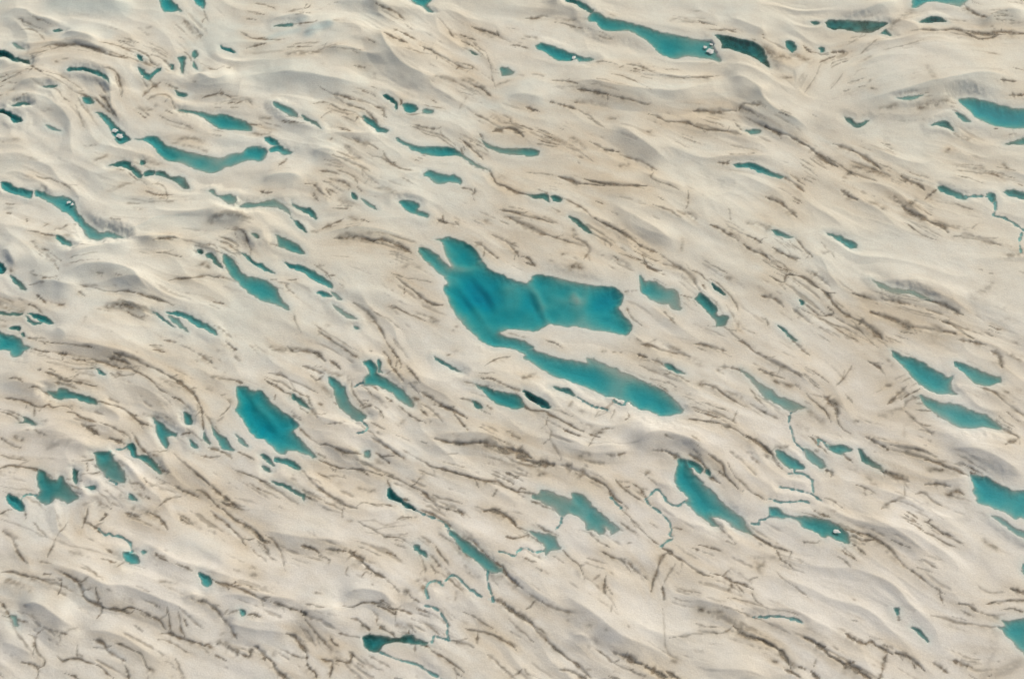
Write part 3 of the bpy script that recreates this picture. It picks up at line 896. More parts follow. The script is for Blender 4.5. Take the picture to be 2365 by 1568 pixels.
S 14 .8 960 110 1030 115
C 14 .6 1440 280 1560 340 1650 380
T 3 2
P t|left of the upper two deep teal pools in the three-pool cluster at right|1184 104 1232 115 1292 156 1372 160 1452 200 1542 255 1622 295 1680 335 1726 324 1711 390 1720 438 1758 500 1690 491 1618 496 1548 475 1466 425 1396 375 1345 314 1285 234 1204 164
P t|right of the upper two deep teal pools in the three-pool cluster at right|1728 202 1800 205 1882 240 1962 270 2052 310 2147 343 2147 378 2080 406 1988 406 1916 390 1846 335 1795 274 1744 233
P t|lowest, longest pool of the three-pool teal cluster at right|1424 505 1490 515 1552 540 1622 569 1700 564 1782 585 1872 620 1952 655 2002 660 2064 695 2124 745 2182 800 2088 796 2000 776 1920 801 1828 791 1758 776 1676 735 1596 685 1524 624 1464 574
P t|small bright teal leaf-shaped pool left of a pale green oval at right|154 990 212 1000 273 1035 344 1085 408 1143 330 1161 267 1140 205 1094 159 1042
P l|pale green oval pool at the foot of a long rill at right|390 970 442 980 503 1025 564 1075 602 1143 550 1156 486 1115 424 1054
P g|grey-green murky streak right of the pale green oval|594 926 642 945 722 945 792 965 838 990 770 1016 740 1036 676 1010 635 974
P d|slim dark teal pool right of the grey-green murky streak|874 980 924 1005 964 1050 1023 1095 1093 1135 1106 1171 1038 1156 976 1125 905 1074
P B|broad teal-blue pool cut by the right edge at lower right|1878 1206 1940 1210 2012 1225 2062 1245 2122 1285 2202 1315 2282 1345 2430 1368 2430 1580 2367 1596 2330 1586 2290 1596 2256 1576 2198 1546 2138 1526 2058 1496 1986 1470 1945 1454 1935 1402 1905 1372 1920 1310 1900 1262
W 13 long thin rill dropping from the pale green spindle pool at right|292 622 272 690 270 760 298 820 308 890 350 940 398 980
W 12 thin curved rill below the bright teal leaf pool, then dropping|265 1196 330 1190 400 1200 470 1240 482 1300 488 1370
W 14 tiny rill leaving the tip of the bright teal leaf pool|318 1150 322 1198
W 16 teal thread of water under the thin curved rill|190 1310 300 1330 400 1352 490 1390 565 1442
W 14 dark thread of water below the teal thread at right|90 1420 200 1446 300 1446 400 1440 450 1456
W 10 tiny bent rill at the head of the murky streak|528 935 541 886 605 935
R 150 .9 1660 1010 1800 980 2000 1010 2200 1100 2420 1230
R 80 .6 -40 120 150 180 350 300 500 450
R 80 .6 900 860 1150 920 1400 960 1600 1050
C 28 .6 0 140 100 190 200 240 300 290 370 340
C 16 .8 0 260 100 310 220 350
S 36 .8 130 370 200 400 300 420
C 14 .6 370 440 320 400
C 16 .7 420 470 520 570 600 640 650 740
C 46 .8 580 500 650 560 700 600 705 690
C 14 .7 700 700 740 780 820 840
S 50 .6 430 600 500 690 560 720
S 46 .4 350 760 420 800
C 28 .7 980 180 1050 230 1100 270
S 28 .5 1150 190 1200 260
C 26 .6 1150 580 1240 490 1330 410
S 28 .7 1140 405 1170 410
C 28 .6 1300 600 1330 550 1420 510
S 46 .6 1090 680 1180 650 1260 620
C 20 .6 1310 640 1400 720 1480 790 1550 850
S 28 .8 870 730 895 735
C 14 .5 680 420 760 330 830 230
C 20 .7 300 0 370 70 450 140
C 26 .8 950 870 1030 910 1110 960
C 20 .7 1170 940 1280 960 1400 975 1500 1010 1590 1050
S 36 .8 1320 990 1390 985
C 24 .8 1480 1070 1600 1100 1660 1130 1750 1170 1880 1210
S 36 .9 1530 1165 1630 1150
C 14 .6 1770 1100 1860 1120 1960 1180
C 36 .8 1090 1170 1170 1210 1260 1240 1340 1280
C 16 .7 870 1300 960 1330 1040 1380
S 50 .6 980 1250 1040 1300
C 28 .6 1290 1300 1290 1400 1170 1440 1090 1510
C 28 .7 1480 1290 1600 1285 1700 1310
S 46 1 1700 1370 1770 1350
C 14 .8 1770 1350 1830 1380
C 20 .6 1400 1370 1480 1370 1560 1440 1640 1480
S 36 .4 1430 1460 1560 1480
C 26 .8 0 910 60 970 130 1030 150 1090 210 1150
S 36 .9 160 960 200 970
S 28 .8 240 950 260 955
S 22 .6 500 990 520 995
C 28 .7 590 1170 640 1180 640 1220
C 20 .6 750 1020 830 1100
C 14 .7 560 1410 650 1430 700 1470 760 1514
C 14 .7 0 1390 60 1440
C 26 .6 1950 420 2080 460 2180 550 2280 620 2365 680
C 44 .7 2070 110 2130 150 2160 250
S 46 .7 2230 140 2310 180
C 24 .6 1760 0 1900 20 2020 50
S 26 .5 2270 20 2300 30
C 28 .7 2170 790 2250 830 2310 870 2270 910 2200 940
S 22 .6 2200 470 2220 475
S 20 .5 2310 450 2330 455
C 14 .6 0 640 100 680 190 720
S 36 .3 1320 760 1300 850
T 0 3
P T|small bright teal puddle with tiny rills around it, alone at lower left|1084 388 1130 369 1184 390 1224 426 1248 474 1190 481 1136 460 1105 414
P T|tiny teal dot right above the small bright teal puddle|1254 376 1280 360 1301 386 1276 406
P t|small teal teardrop pool on a grey slope at lower left|1758 575 1822 594 1875 631 1887 671 1852 702 1804 664
P T|tiny bright teal dot below the teal teardrop pool|2129 895 2172 900 2196 942 2158 956
P l|small pale blue-teal drop near the left edge at bottom left|100 942 142 955 166 1008 172 1056 136 1036 110 988
W 10 thin winding rill feeding the small bright teal puddle|880 170 940 230 970 215 1010 240 1050 235 1110 265 1160 300 1170 370
R 150 1.2 230 492 330 475 450 490 600 540 780 610 950 690 1100 692 1300 760 1500 830 1700 920 1850 990 2000 1002
R 110 .9 1100 250 1250 290 1400 370 1560 460 1750 530 1950 590 2150 650 2300 730
R 100 .8 1640 830 1700 795 1800 780
R 100 .9 1900 815 2050 780 2200 785 2365 832
R 150 1.2 140 915 180 865 250 848 350 858 480 940 600 1020 720 1055
R 100 .9 700 1065 900 1090 1100 1150 1250 1240 1400 1330 1500 1400
R 90 .8 -20 1180 100 1220 220 1270 330 1330
R 90 .9 1990 1002 2150 1050 2365 1092
R 60 .6 1640 790 1800 800 1950 900 2000 1000
C 12 .8 0 45 60 15 110 0
C 10 .6 215 0 230 90
C 14 .9 780 0 765 70 745 105 720 180
C 20 .6 740 120 800 125 860 160 900 200
C 16 .7 0 180 60 220 120 260 130 320 170 400 230 490
S 36 .6 40 200 130 260
C 14 .6 600 110 540 200 490 270 460 360 420 440
S 18 .8 455 350 465 360
S 36 .5 640 385 700 400
C 16 .6 940 350 1000 390
S 50 .35 990 400 1060 420 1050 510
C 14 .6 1040 515 1120 460
C 14 .7 1370 390 1410 425 1500 465
C 12 .6 1560 480 1640 515 1720 560
C 16 .9 1890 630 1940 660 2020 680 2100 700 2180 720 2260 760 2365 820
C 16 .9 1870 10 1940 75 2010 110 2070 170 2130 240 2200 325
C 20 .9 1980 0 2050 60 2130 110 2210 150 2280 220 2340 290
C 18 1 1340 20 1400 60 1450 110 1500 180
S 46 .6 1200 0 1300 20 1380 30
C 20 .8 1120 35 1190 50 1260 70
C 14 .8 1610 60 1640 100 1700 135
S 22 .5 1740 120 1790 180
C 14 .9 930 20 940 60 890 100
S 40 .4 1130 810 1180 830
S 50 .8 60 640 130 660 180 690
C 20 .7 0 560 100 560 180 590 270 600 340 610 420 640 500 670 540 700 510 770
S 22 .8 250 710 270 712
S 46 .6 280 620 310 625
C 14 .7 380 570 460 575
C 20 .8 560 570 620 600 680 640 720 700 750 770
C 14 .7 500 610 540 640 540 700
S 50 .4 600 690 680 720
C 18 1 740 770 790 820 860 845 930 880 1010 890 1080 900 1140 880 1200 890 1270 920
C 10 .8 1080 900 1160 930 1200 890
C 14 .9 1270 920 1350 960 1430 1010 1480 1080
C 16 1 1430 1105 1510 1110 1580 1140 1660 1165 1750 1190 1840 1230
C 10 .7 850 690 870 780 880 850
C 10 .7 1480 860 1500 960 1510 1040 1530 1110
C 12 .8 1580 900 1600 980 1620 1070 1650 1140
C 16 .9 1640 985 1660 1020 1680 1060
S 36 .9 1860 1220 1920 1210 1980 1180 2040 1220
S 46 1 2060 1250 2110 1270
C 20 .9 2140 1280 2220 1310 2230 1260 2290 1230
C 20 .8 2260 1210 2330 1270 2360 1340
C 24 .7 1760 815 1830 830 1900 880 1950 930 1980 980
C 20 .6 1980 980 2040 1030 2080 1100 2110 1150
C 14 .6 2020 940 2130 900
C 14 .9 2220 940 2270 930 2330 960
S 20 .8 1970 1110 1990 1112
C 14 .6 1400 1160 1500 1180 1580 1220 1650 1270 1700 1280
C 20 .9 830 1160 900 1180 940 1220 960 1260
C 16 1 960 1260 1020 1300 1080 1340 1130 1360
C 10 .7 960 1230 1000 1220
C 10 .7 840 1230 940 1240
C 14 .8 1030 1200 1090 1220 1180 1260 1260 1290 1290 1350 1310 1410 1370 1440
C 14 .8 1110 1390 1150 1460 1160 1514
C 14 .9 500 1310 560 1350 620 1330 700 1330 780 1360 880 1400 940 1450 1010 1514
C 12 .7 690 1200 690 1330
C 14 .8 290 980 340 1030 400 1060 450 1090 490 1120
C 14 .7 260 1120 310 1150 320 1240 350 1300 400 1350 390 1400 340 1420 345 1514
S 18 .7 300 1140 320 1145
C 16 .7 160 1360 240 1370 310 1390 340 1440
C 10 .6 400 1060 330 1120
C 14 .6 530 1100 600 1110
C 10 .6 530 1110 530 1180
C 14 .8 0 830 50 880 90 950
S 24 .6 1420 640 1560 660
S 26 .8 2230 585 2260 585
S 36 .8 1330 1430 1350 1435
S 20 .5 1540 1490 1560 1500
S 20 .5 1630 1490 1650 1500
C 14 .5 2190 670 2250 690
T 1 3
P g|long teal pool with a dangling rill at lower centre|1744 165 1803 206 1853 256 1922 296 1993 346 2053 396 2113 446 2153 486 2193 516 2223 548 2170 572 2096 555 2045 514 1985 464 1925 404 1875 373 1834 303 1774 233
P d|small dull teal ragged puddle at lower centre left|1424 330 1470 319 1494 357 1546 391 1552 438 1518 410 1476 395 1445 370
P k|dark green pool with a black inlet near the bottom edge|974 1150 1040 1125 1130 1130 1202 1145 1290 1160 1340 1145 1402 1125 1472 1160 1575 1197 1480 1201 1400 1206 1310 1196 1214 1196 1156 1230 1124 1276 1058 1271 1005 1230 994 1190
W 16 thin rill linking the dark slate-green pool to the long teal pool|1425 0 1520 45 1620 80 1700 120 1762 185
W 18 dangling teal rill below the long teal pool|2090 555 2090 620 2105 700 2130 760 2142 820 2105 806
W 16 dark rill with a sharp bend leading to the pale three-cornered pool|2195 380 2270 392 2340 414 2366 372 2436 342 2486 372 2536 384 2610 372
W 18 long teal thread running right from the black inlet at the bottom|1110 1268 1200 1300 1290 1340 1400 1362 1480 1390 1550 1440 1640 1490 1710 1530
W 14 bent teal rill on dirty snow above the dark green pool|1690 682 1720 640 1770 592 1820 602 1870 650 1920 700 1990 750 2040 782
W 15 hooked rill joining the bent teal rill from the left|1690 682 1640 642 1570 650 1545 700 1560 785
W 13 thin rill curving round a snow hump above the dark green pool|1535 858 1610 870 1660 910 1710 980 1740 1040 1735 1100 1740 1150
W 13 tiny step-shaped rill right of the dark green pool|1595 1185 1620 1132 1690 1150 1745 1172
R 90 .9 0 172 150 192 350 240 550 272 700 277 830 310 890 355
R 110 1.2 760 810 850 742 980 718 1120 740 1240 820 1340 865
R 60 .8 0 740 150 790 340 820 400 880
R 150 .8 380 905 520 912 700 900 800 835
R 80 .7 0 1080 200 1090 350 1120
R 80 .6 1700 100 1900 220 2100 400 2280 560
R 80 .6 1250 880 1400 830 1600 860 1740 1000
C 20 1 0 180 40 230 80 280 130 300
C 16 .6 110 230 180 270 230 340 260 420 280 550
C 20 .9 420 320 490 340 550 360 590 385
C 10 .6 590 390 660 430 700 470
C 20 .8 650 350 740 355 830 375
C 32 1 860 385 910 420 960 455 1010 490
C 22 1 1010 490 1070 545 1130 580 1180 605
C 14 .7 1180 610 1240 670 1290 730
S 36 .8 1300 735 1370 730
C 14 .7 1380 740 1440 800 1500 840
C 10 .6 850 520 830 570 860 600
C 12 .8 1010 550 970 600
C 16 .7 930 105 1000 150 1080 180 1180 235 1270 245 1330 270 1400 320
S 22 .7 845 100 865 105
C 10 .6 800 0 790 80
C 14 .7 1290 90 1340 70 1430 70
S 16 .8 1440 65 1450 68
C 12 .8 1630 340 1680 420 1750 490
C 12 .6 1590 500 1630 560
S 46 .8 1480 650 1530 650 1500 740
S 28 1 1590 690 1620 670
S 44 .5 1780 290 1870 430 1940 560 2010 600
C 22 .7 1480 0 1600 40 1690 90 1760 140
S 36 .8 1890 250 1930 240
C 14 .7 1960 280 2040 350 2120 440
C 24 .9 2120 450 2170 490 2230 540 2300 610 2365 670
C 22 .8 1820 0 1880 50
C 26 .9 2060 10 2160 10 2230 50 2280 80 2340 150
S 44 .5 2120 600 2210 600
C 14 .9 2250 245 2330 265
C 18 .7 150 820 230 845 320 880 400 910
C 16 .9 410 910 460 930 440 950
C 12 .6 450 960 520 1060 600 1150 680 1230
S 18 1 565 745 590 750
C 14 .9 800 860 880 870 960 840 1090 825 1170 850 1230 885 1290 890
C 14 .9 1290 890 1350 905 1420 950
C 10 .6 1270 890 1265 1000
C 16 .6 1070 910 1110 960 1110 1010
C 16 .8 1110 1030 1170 1080 1240 1110 1270 1140
C 18 .8 870 980 940 995 990 1040 1040 1080 1050 1120
C 10 .7 760 1100 850 1130 950 1145
S 36 .7 1280 1040 1350 1050 1390 1060
C 16 .8 1390 1070 1390 1120 1460 1140
C 10 .7 1400 1060 1460 1110
S 50 1 1350 1140 1400 1180
C 20 1 1420 1150 1490 1190 1560 1220
C 14 .9 1560 1220 1620 1280 1710 1330 1790 1390 1880 1460
C 14 .7 0 760 60 790 120 820
C 20 .9 290 1100 350 1120 400 1170 450 1230 480 1290 480 1360
C 16 .9 480 1360 500 1410 550 1460 570 1514
C 14 .6 220 1230 320 1280 400 1310 480 1330
C 20 .7 0 930 70 950
C 24 .7 0 1220 60 1250 120 1310 180 1370
C 26 .9 170 1370 210 1440 270 1480 320 1510
S 36 .4 180 1280 180 1340
C 14 .9 690 1140 710 1190 770 1220
S 46 .5 680 1230 730 1290 760 1340
C 16 1 610 1330 660 1350 710 1360 700 1430 690 1500
C 14 .9 720 1350 800 1360 860 1370 880 1300 920 1330
C 20 .4 820 1380 900 1460 960 1510
C 12 .6 840 1260 900 1300
C 12 .5 930 1370 1000 1420
C 18 .7 1740 1170 1830 1190 1920 1210 1990 1250
C 14 .7 2000 1220 2010 1090
C 14 .7 1890 1050 1990 1080 2080 1100 2180 1140 2270 1190 2350 1240
C 12 .6 1880 910 1960 940 2060 1010 2150 1060
C 20 .7 2090 1300 2150 1330 2220 1400 2290 1450 2350 1514
C 26 .8 2160 800 2220 830 2290 880
S 50 .5 2220 850 2320 930
C 14 .6 1260 1500 1330 1510
C 12 .7 1800 1470 1860 1500
S 22 .7 1810 740 1800 800
S 16 .7 1740 795 1750 800
C 10 .5 1480 380 1530 500 1540 580
S 16 .7 1055 660 1065 662
C 14 .6 1680 930 1720 1000
T 2 3
P l|pale teal three-cornered pool with a thin rill at lower centre|198 196 262 195 332 205 393 225 444 256 475 316 498 353 430 371 388 391 348 407 324 372 343 341 305 294 263 254
W 16 short teal rill leaving the lower left of the notched green-teal pool|490 45 490 120 440 182
W 14 thin zigzag rill left of the green pool with the islet|2440 55 2365 55 2320 80 2270 92 2250 130 2190 132
W 14 thin teal thread across smooth snow at lower right|2210 966 2300 960 2420 952 2500 966 2600 986 2640 1010
R 120 .9 430 700 600 820 800 960 1000 1120 1200 1220 1400 1300 1520 1400
R 110 .9 1560 832 1700 820 1880 860 2050 920 2200 990
R 90 .9 560 1130 680 1140 780 1190
R 90 .7 1700 1450 1900 1430 2100 1440 2365 1490
R 70 .6 -50 520 120 620 300 760 500 880
C 14 .8 0 60 50 110 90 165 180 190 230 210
C 12 .7 0 245 60 260 130 250 200 220
C 14 .8 490 350 530 380 570 430 640 480 680 540 710 620
S 36 .5 620 570 690 620
C 10 .8 740 210 800 260 870 300 940 340
C 14 .7 850 370 910 400 970 430 1050 470 1120 560
S 22 1 1100 480 1120 482
C 16 .8 1110 490 1140 530 1200 580 1270 630
C 18 1 890 600 880 660 870 720 910 770
C 14 .6 840 590 780 640
C 12 .9 1040 0 1110 70 1190 160 1280 250 1380 325
C 24 .8 1400 345 1480 390 1540 430 1610 470 1680 520 1760 570 1840 600
C 18 .9 1820 560 1920 590 2010 640 2100 670 2210 715
C 16 .8 2010 650 2015 690
S 22 .7 1985 715 2020 690
C 22 .8 1440 380 1380 440 1350 520 1320 620 1290 740
C 18 .5 1510 480 1440 580 1400 670
C 14 .8 1390 680 1400 760 1410 820
C 12 .3 1400 850 1410 1000 1420 1150 1440 1260 1490 1340
S 24 1 1485 1350 1505 1355
S 14 .9 1100 305 1115 308
C 12 .7 1500 160 1570 185
C 14 .7 1800 80 1900 160 1990 250 2050 310
C 10 .6 1950 290 2040 320
C 14 .9 2190 200 2250 250 2300 290 2365 310
S 36 .5 2240 480 2260 560
S 24 .5 2300 470 2350 440
S 22 .6 2200 430 2215 435
C 10 .5 2160 640 2250 600
C 12 .6 2190 740 2230 810 2310 870
S 24 1 1720 895 1745 898
S 24 1 1890 915 1910 918
S 16 .7 1805 910 1815 912
C 30 .9 2020 1040 2080 1080 2150 1120 2230 1150 2300 1175 2365 1210
C 14 .5 1460 1150 1600 1130 1740 1100 1830 1100 1940 1100 2020 1040
C 20 .9 0 575 50 620 100 670 160 710
C 18 .9 210 750 270 790 340 830
C 20 .6 340 830 420 880 500 910 590 930
S 20 .8 580 930 600 932
S 16 .8 535 1000 545 1002
S 20 .9 730 1040 750 1042
S 16 .5 895 1085 905 1088
S 18 .6 1090 1040 1100 1045
C 38 .8 0 880 80 930 160 980 230 1010
S 36 .9 190 980 240 1000
C 20 .9 230 1010 290 1090 360 1160 440 1240 560 1330 680 1430 760 1500
C 12 .6 0 1180 80 1220
S 44 .7 750 1240 790 1210
C 16 .8 800 1250 880 1310 950 1370 1030 1420 1120 1450
C 16 .8 1120 1450 1190 1480 1250 1500
C 18 .6 950 1275 1040 1310
C 32 1 1040 1310 1120 1350 1200 1390
C 32 .9 1240 1410 1310 1445 1380 1480 1440 1500
C 28 .9 1430 1440 1490 1480 1550 1510
C 26 .8 480 1430 570 1440 640 1475 710 1510
C 14 .7 0 1440 50 1480 80 1510
C 14 .7 170 1410 190 1460 240 1490
C 12 .4 760 640 920 790 1000 900
C 10 .5 270 510 340 550
C 10 .6 420 410 520 480
C 10 .5 1290 120 1360 170
T 3 3
P g|green pool with a tiny pale islet at lower right|92 -10 172 0 224 45 292 70 340 66 430 65 542 80 622 105 704 145 764 186 806 238 806 301 738 296 686 266 618 231 580 257 536 226 496 201 405 171 364 116 318 96 218 86 144 76 100 50
P l|dull blue sliver on the right edge under the broad teal-blue pool|2072 60 2152 79 2232 124 2332 184 2430 232 2430 285 2316 236 2234 186 2154 116
P t|teal pool cut by the right edge near the bottom right corner|2164 996 2212 1006 2272 985 2330 980 2430 985 2430 1300 2356 1276 2304 1246 2274 1194 2224 1144 2174 1084 2124 1052 2190 1048
P t|small teal scrap on the right edge above the bottom corner pool|2344 484 2430 455 2430 615 2350 576
P d|tiny dark drop with a tail on smooth snow at lower right|1212 890 1256 900 1250 945 1230 940
P d|short dark teal dash near the tiny dark drop at lower right|1358 1055 1422 1075 1464 1116 1516 1153 1502 1182 1456 1150 1395 1100
R 90 .9 820 0 1000 90 1200 190 1400 320 1600 450
R 80 .6 100 860 300 900 500 1000 700 1080
C 14 .8 550 40 630 75
C 10 .5 480 0 560 60
S 18 .8 650 12 670 18
C 20 .8 820 220 870 250 940 280 1030 275
C 18 .8 890 210 960 220 1040 265 1110 310 1170 360 1230 430 1290 495
S 44 .5 1070 310 1160 380 1220 430
S 20 1 1290 497 1300 503
C 16 .7 1300 500 1380 560 1450 610 1510 650
C 14 .8 830 290 900 350 960 405
C 10 .6 1180 280 1280 320 1380 370
C 14 .7 1450 440 1530 490 1600 530
C 18 .8 1480 110 1560 150 1620 200 1680 220 1740 245
S 36 .3 1840 80 1870 90
S 36 .6 2010 270 2110 340
C 14 .9 0 250 60 290 150 330 240 360 290 380
C 12 .7 150 345 180 410 200 460 260 480 310 520
C 10 .6 290 380 270 450
S 28 .5 0 440 80 440 130 430
S 36 .7 10 520 30 480
C 10 .6 390 285 440 295
S 16 .8 425 500 435 502
C 12 .6 1610 690 1630 780 1660 860
C 16 .35 1950 670 2050 730 2200 740
C 24 .9 2250 710 2310 730 2380 760
C 26 .8 1790 840 1880 860 1950 910
C 16 .7 1950 910 2040 940 2120 950
S 28 .9 2110 955 2130 965
C 20 .5 1530 950 1650 980 1780 1010 1920 1025 2060 1050 2160 1050
S 36 .3 1360 900 1385 910
C 16 .6 2260 890 2365 920
S 14 .7 835 810 845 812
C 12 .6 830 990 890 1010
C 10 .7 1240 940 1250 1000
C 26 1 0 1150 80 1190 160 1240 220 1300 260 1370 290 1430
S 46 .8 270 1370 320 1420
C 28 .9 230 1440 300 1460 360 1500
S 28 1 130 1350 150 1355
C 16 .7 350 1400 420 1420
C 24 .9 470 1440 510 1480 550 1510
C 14 .5 490 1400 520 1330
S 26 .9 410 1140 430 1145
C 32 .7 410 1140 500 1180 580 1240 620 1290
C 36 .9 620 1300 700 1340 780 1390 860 1430 930 1470 1000 1514
C 26 1 770 1110 840 1150 910 1190 960 1205
C 24 1 960 1205 1000 1180 1070 1220 1140 1260 1200 1290
C 24 .9 1230 1280 1310 1310 1390 1360 1450 1410 1490 1450
C 20 .7 1150 1290 1110 1380 1090 1470 1070 1514
C 24 .7 1550 1370 1620 1400 1690 1460
C 24 .8 1730 1340 1800 1360 1900 1400
S 50 .35 2000 1500 2050 1380 2090 1240 2110 1120
S 60 .35 2080 1514 2200 1440 2320 1350
S 14 .6 1915 1275 1925 1278
S 14 .6 1015 1390 1025 1393
"""

f32 = np.float32
SRC_W, SRC_H = 3089.0, 2048.0
SHEET = 2.9562                    # survey units per photo pixel
sheet_x = (0, 763, 1526, 2289)
sheet_y = (0, 512, 1024, 1536)
pr = math.radians(PITCH)
c_fwd = np.array((0, math.cos(pr), -math.sin(pr)))
c_up = np.array((0, math.sin(pr), math.cos(pr)))
c_right = np.array((1.0, 0, 0))
MPU = 264.0 / SRC_W / SHEET       # metres per survey unit, across


def ground(pts, tile, z=0.0):
    """survey points of one map sheet -> ground x, y (metres) where the ground is at height z"""
    p = np.asarray(pts, float).reshape(-1, 2)
    sx = sheet_x[tile[0]] + p[:, 0] / SHEET
    sy = sheet_y[tile[1]] + p[:, 1] / SHEET
    nx = (sx / SRC_W - 0.5) * SENSOR / LENS
    ny = -(sy / SRC_H - 0.5) * SENSOR / LENS * 678.0 / 1024.0
    d = c_fwd[None] + nx[:, None] * c_right[None] + ny[:, None] * c_up[None]
    t = (np.asarray(z) - CAM_H) / d[:, 2]
    return np.stack((d[:, 0] * t, d[:, 1] * t), 1)


# ------------------------------------------------------------------ grid
def axis(lo, hi, step_lo, step_hi, far_lo, far_hi, grow=1.35):
    core = [lo]
    while core[-1] < hi:
        k = (core[-1] - lo) / (hi - lo)
        core.append(core[-1] + step_lo + (step_hi - step_lo) * k)
    left, s, v = [], step_lo, lo
    while v > far_lo:
        s *= grow
        v -= s
        left.append(v)
    right, s, v = [], step_hi, core[-1]
    while v < far_hi:
        s *= grow
        v += s
        right.append(v)
    return np.array(left[::-1] + core + right)


gx = axis(-166, 166, .262, .262, -9000, 9000)
gy = axis(112, 352, .235, .36, -9000, 14000)
NX, NY = len(gx), len(gy)
X, Y = np.meshgrid(gx.astype(f32), gy.astype(f32))


def hash2(ix, iy, seed):
    h = (ix.astype(np.uint32) * np.uint32(374761393) + iy.astype(np.uint32) * np.uint32(668265263)
         + np.uint32(seed * 974711 + 77))
    h = (h ^ (h >> np.uint32(13))) * np.uint32(1274126177)
    h = h ^ (h >> np.uint32(16))
    return (h & np.uint32(0xFFFFFF)).astype(f32) / f32(0x7FFFFF) - f32(1)


def noise(x, y, seed):
    xf, yf = np.floor(x), np.floor(y)
    ix, iy = xf.astype(np.int32), yf.astype(np.int32)
    fx, fy = (x - xf).astype(f32), (y - yf).astype(f32)
    fx = fx * fx * fx * (fx * (fx * 6 - 15) + 10)
    fy = fy * fy * fy * (fy * (fy * 6 - 15) + 10)
    a, b = hash2(ix, iy, seed), hash2(ix + 1, iy, seed)
    c, d = hash2(ix, iy + 1, seed), hash2(ix + 1, iy + 1, seed)
    return (a + (b - a) * fx) * (1 - fy) + (c + (d - c) * fx) * fy


def fbm(x, y, seed, n=4, gain=.5):
    t, a, s = np.zeros(x.shape, f32), 1.0, 0.0
    for i in range(n):
        t += f32(a) * noise(x * f32(2.03 ** i), y * f32(2.03 ** i), seed + i * 17)
        s += a
        a *= gain
    return t / f32(s)


def sstep(a, b, v):
    k = np.clip((v - a) / (b - a), 0, 1)
    return k * k * (3 - 2 * k)


# ------------------------------------------------------------------ read the survey
pools, rills, crests, cracks, smudges, blues, rises = [], [], [], [], [], [], []
tile = (0, 0)
for line in SURVEY.strip().splitlines():
    k, rest = line[0], line[2:]
    if k == 'T':
        tile = tuple(int(v) for v in rest.split())
    elif k == 'P':
        style, label, pts = rest.split('|')
        polys = []
        for part in pts.split('&'):
            part = part.strip()
            tl = tile
            if part[0] == '@':
                tag, part = part.split(' ', 1)
                tl = tuple(int(v) for v in tag[1:].split(','))
            polys.append((tl, [float(v) for v in part.split()]))
        pools.append((style, label, polys))
    elif k == 'W':
        head, pts = rest.split('|')
        w, label = head.split(' ', 1)
        rills.append((float(w) * MPU, label, tile, [float(v) for v in pts.split()]))
    else:
        v = [float(q) for q in rest.split()]
        {'R': crests, 'C': cracks, 'S': smudges, 'B': blues, 'U': rises}[k].append((v[0] * MPU, v[1], tile, v[2:]))


def smooth_line(p, n=5):
    """Catmull-Rom through the points"""
    if len(p) < 3:
        t = np.linspace(0, 1, n + 1)[:, None]
        return p[0] * (1 - t) + p[-1] * t
    q = np.vstack((2 * p[0] - p[1], p, 2 * p[-1] - p[-2]))
    out = []
    for i in range(1, len(q) - 2):
        for j in range(n):
            t = j / n
            out.append(.5 * ((2 * q[i]) + (-q[i - 1] + q[i + 1]) * t
                             + (2 * q[i - 1] - 5 * q[i] + 4 * q[i + 1] - q[i + 2]) * t * t
                             + (-q[i - 1] + 3 * q[i] - 3 * q[i + 1] + q[i + 2]) * t ** 3))
    out.append(q[-2])
    return np.array(out)


def window(p, m):
    x0, x1 = np.searchsorted(gx, (p[:, 0].min() - m, p[:, 0].max() + m))
    y0, y1 = np.searchsorted(gy, (p[:, 1].min() - m, p[:, 1].max() + m))
    return slice(max(y0 - 1, 0), min(y1 + 1, NY)), slice(max(x0 - 1, 0), min(x1 + 1, NX))


def line_dist(px, py, p):
    """distance, side (+ = right of the walking direction), position 0..1 along the line"""
    best = np.full(px.shape, 1e9, f32)
    side = np.zeros(px.shape, f32)
    pos = np.zeros(px.shape, f32)
    seg = np.hypot(*(p[1:] - p[:-1]).T)
    cum = np.concatenate(([0], np.cumsum(seg)))
    for i in range(len(p) - 1):
        ax, ay = p[i]
        dx, dy = p[i + 1] - p[i]
        L2 = dx * dx + dy * dy + 1e-9
        rx, ry = px - f32(ax), py - f32(ay)
        t = np.clip((rx * f32(dx) + ry * f32(dy)) / f32(L2), 0, 1)
        d2 = (rx - t * f32(dx)) ** 2 + (ry - t * f32(dy)) ** 2
        m = d2 < best
        best = np.where(m, d2, best)
        side = np.where(m, (f32(dy) * rx - f32(dx) * ry) / f32(math.sqrt(L2)), side)
        pos = np.where(m, (f32(cum[i]) + t * f32(seg[i])) / f32(cum[-1] + 1e-9), pos)
    d = np.sqrt(best)
    return d, np.clip(side / (d + f32(1e-6)), -1, 1), pos


def poly_sdf(px, py, p):
    d, _, _ = line_dist(px, py, np.vstack((p, p[:1])))
    inside = np.zeros(px.shape, bool)
    n = len(p)
    for i in range(n):
        (ax, ay), (bx, by) = p[i], p[(i + 1) % n]
        if ay == by:
            continue
        c = ((ay > py) != (by > py)) & (px < (bx - ax) * (py - ay) / (by - ay) + ax)
        inside ^= c
    return np.where(inside, -d, d)


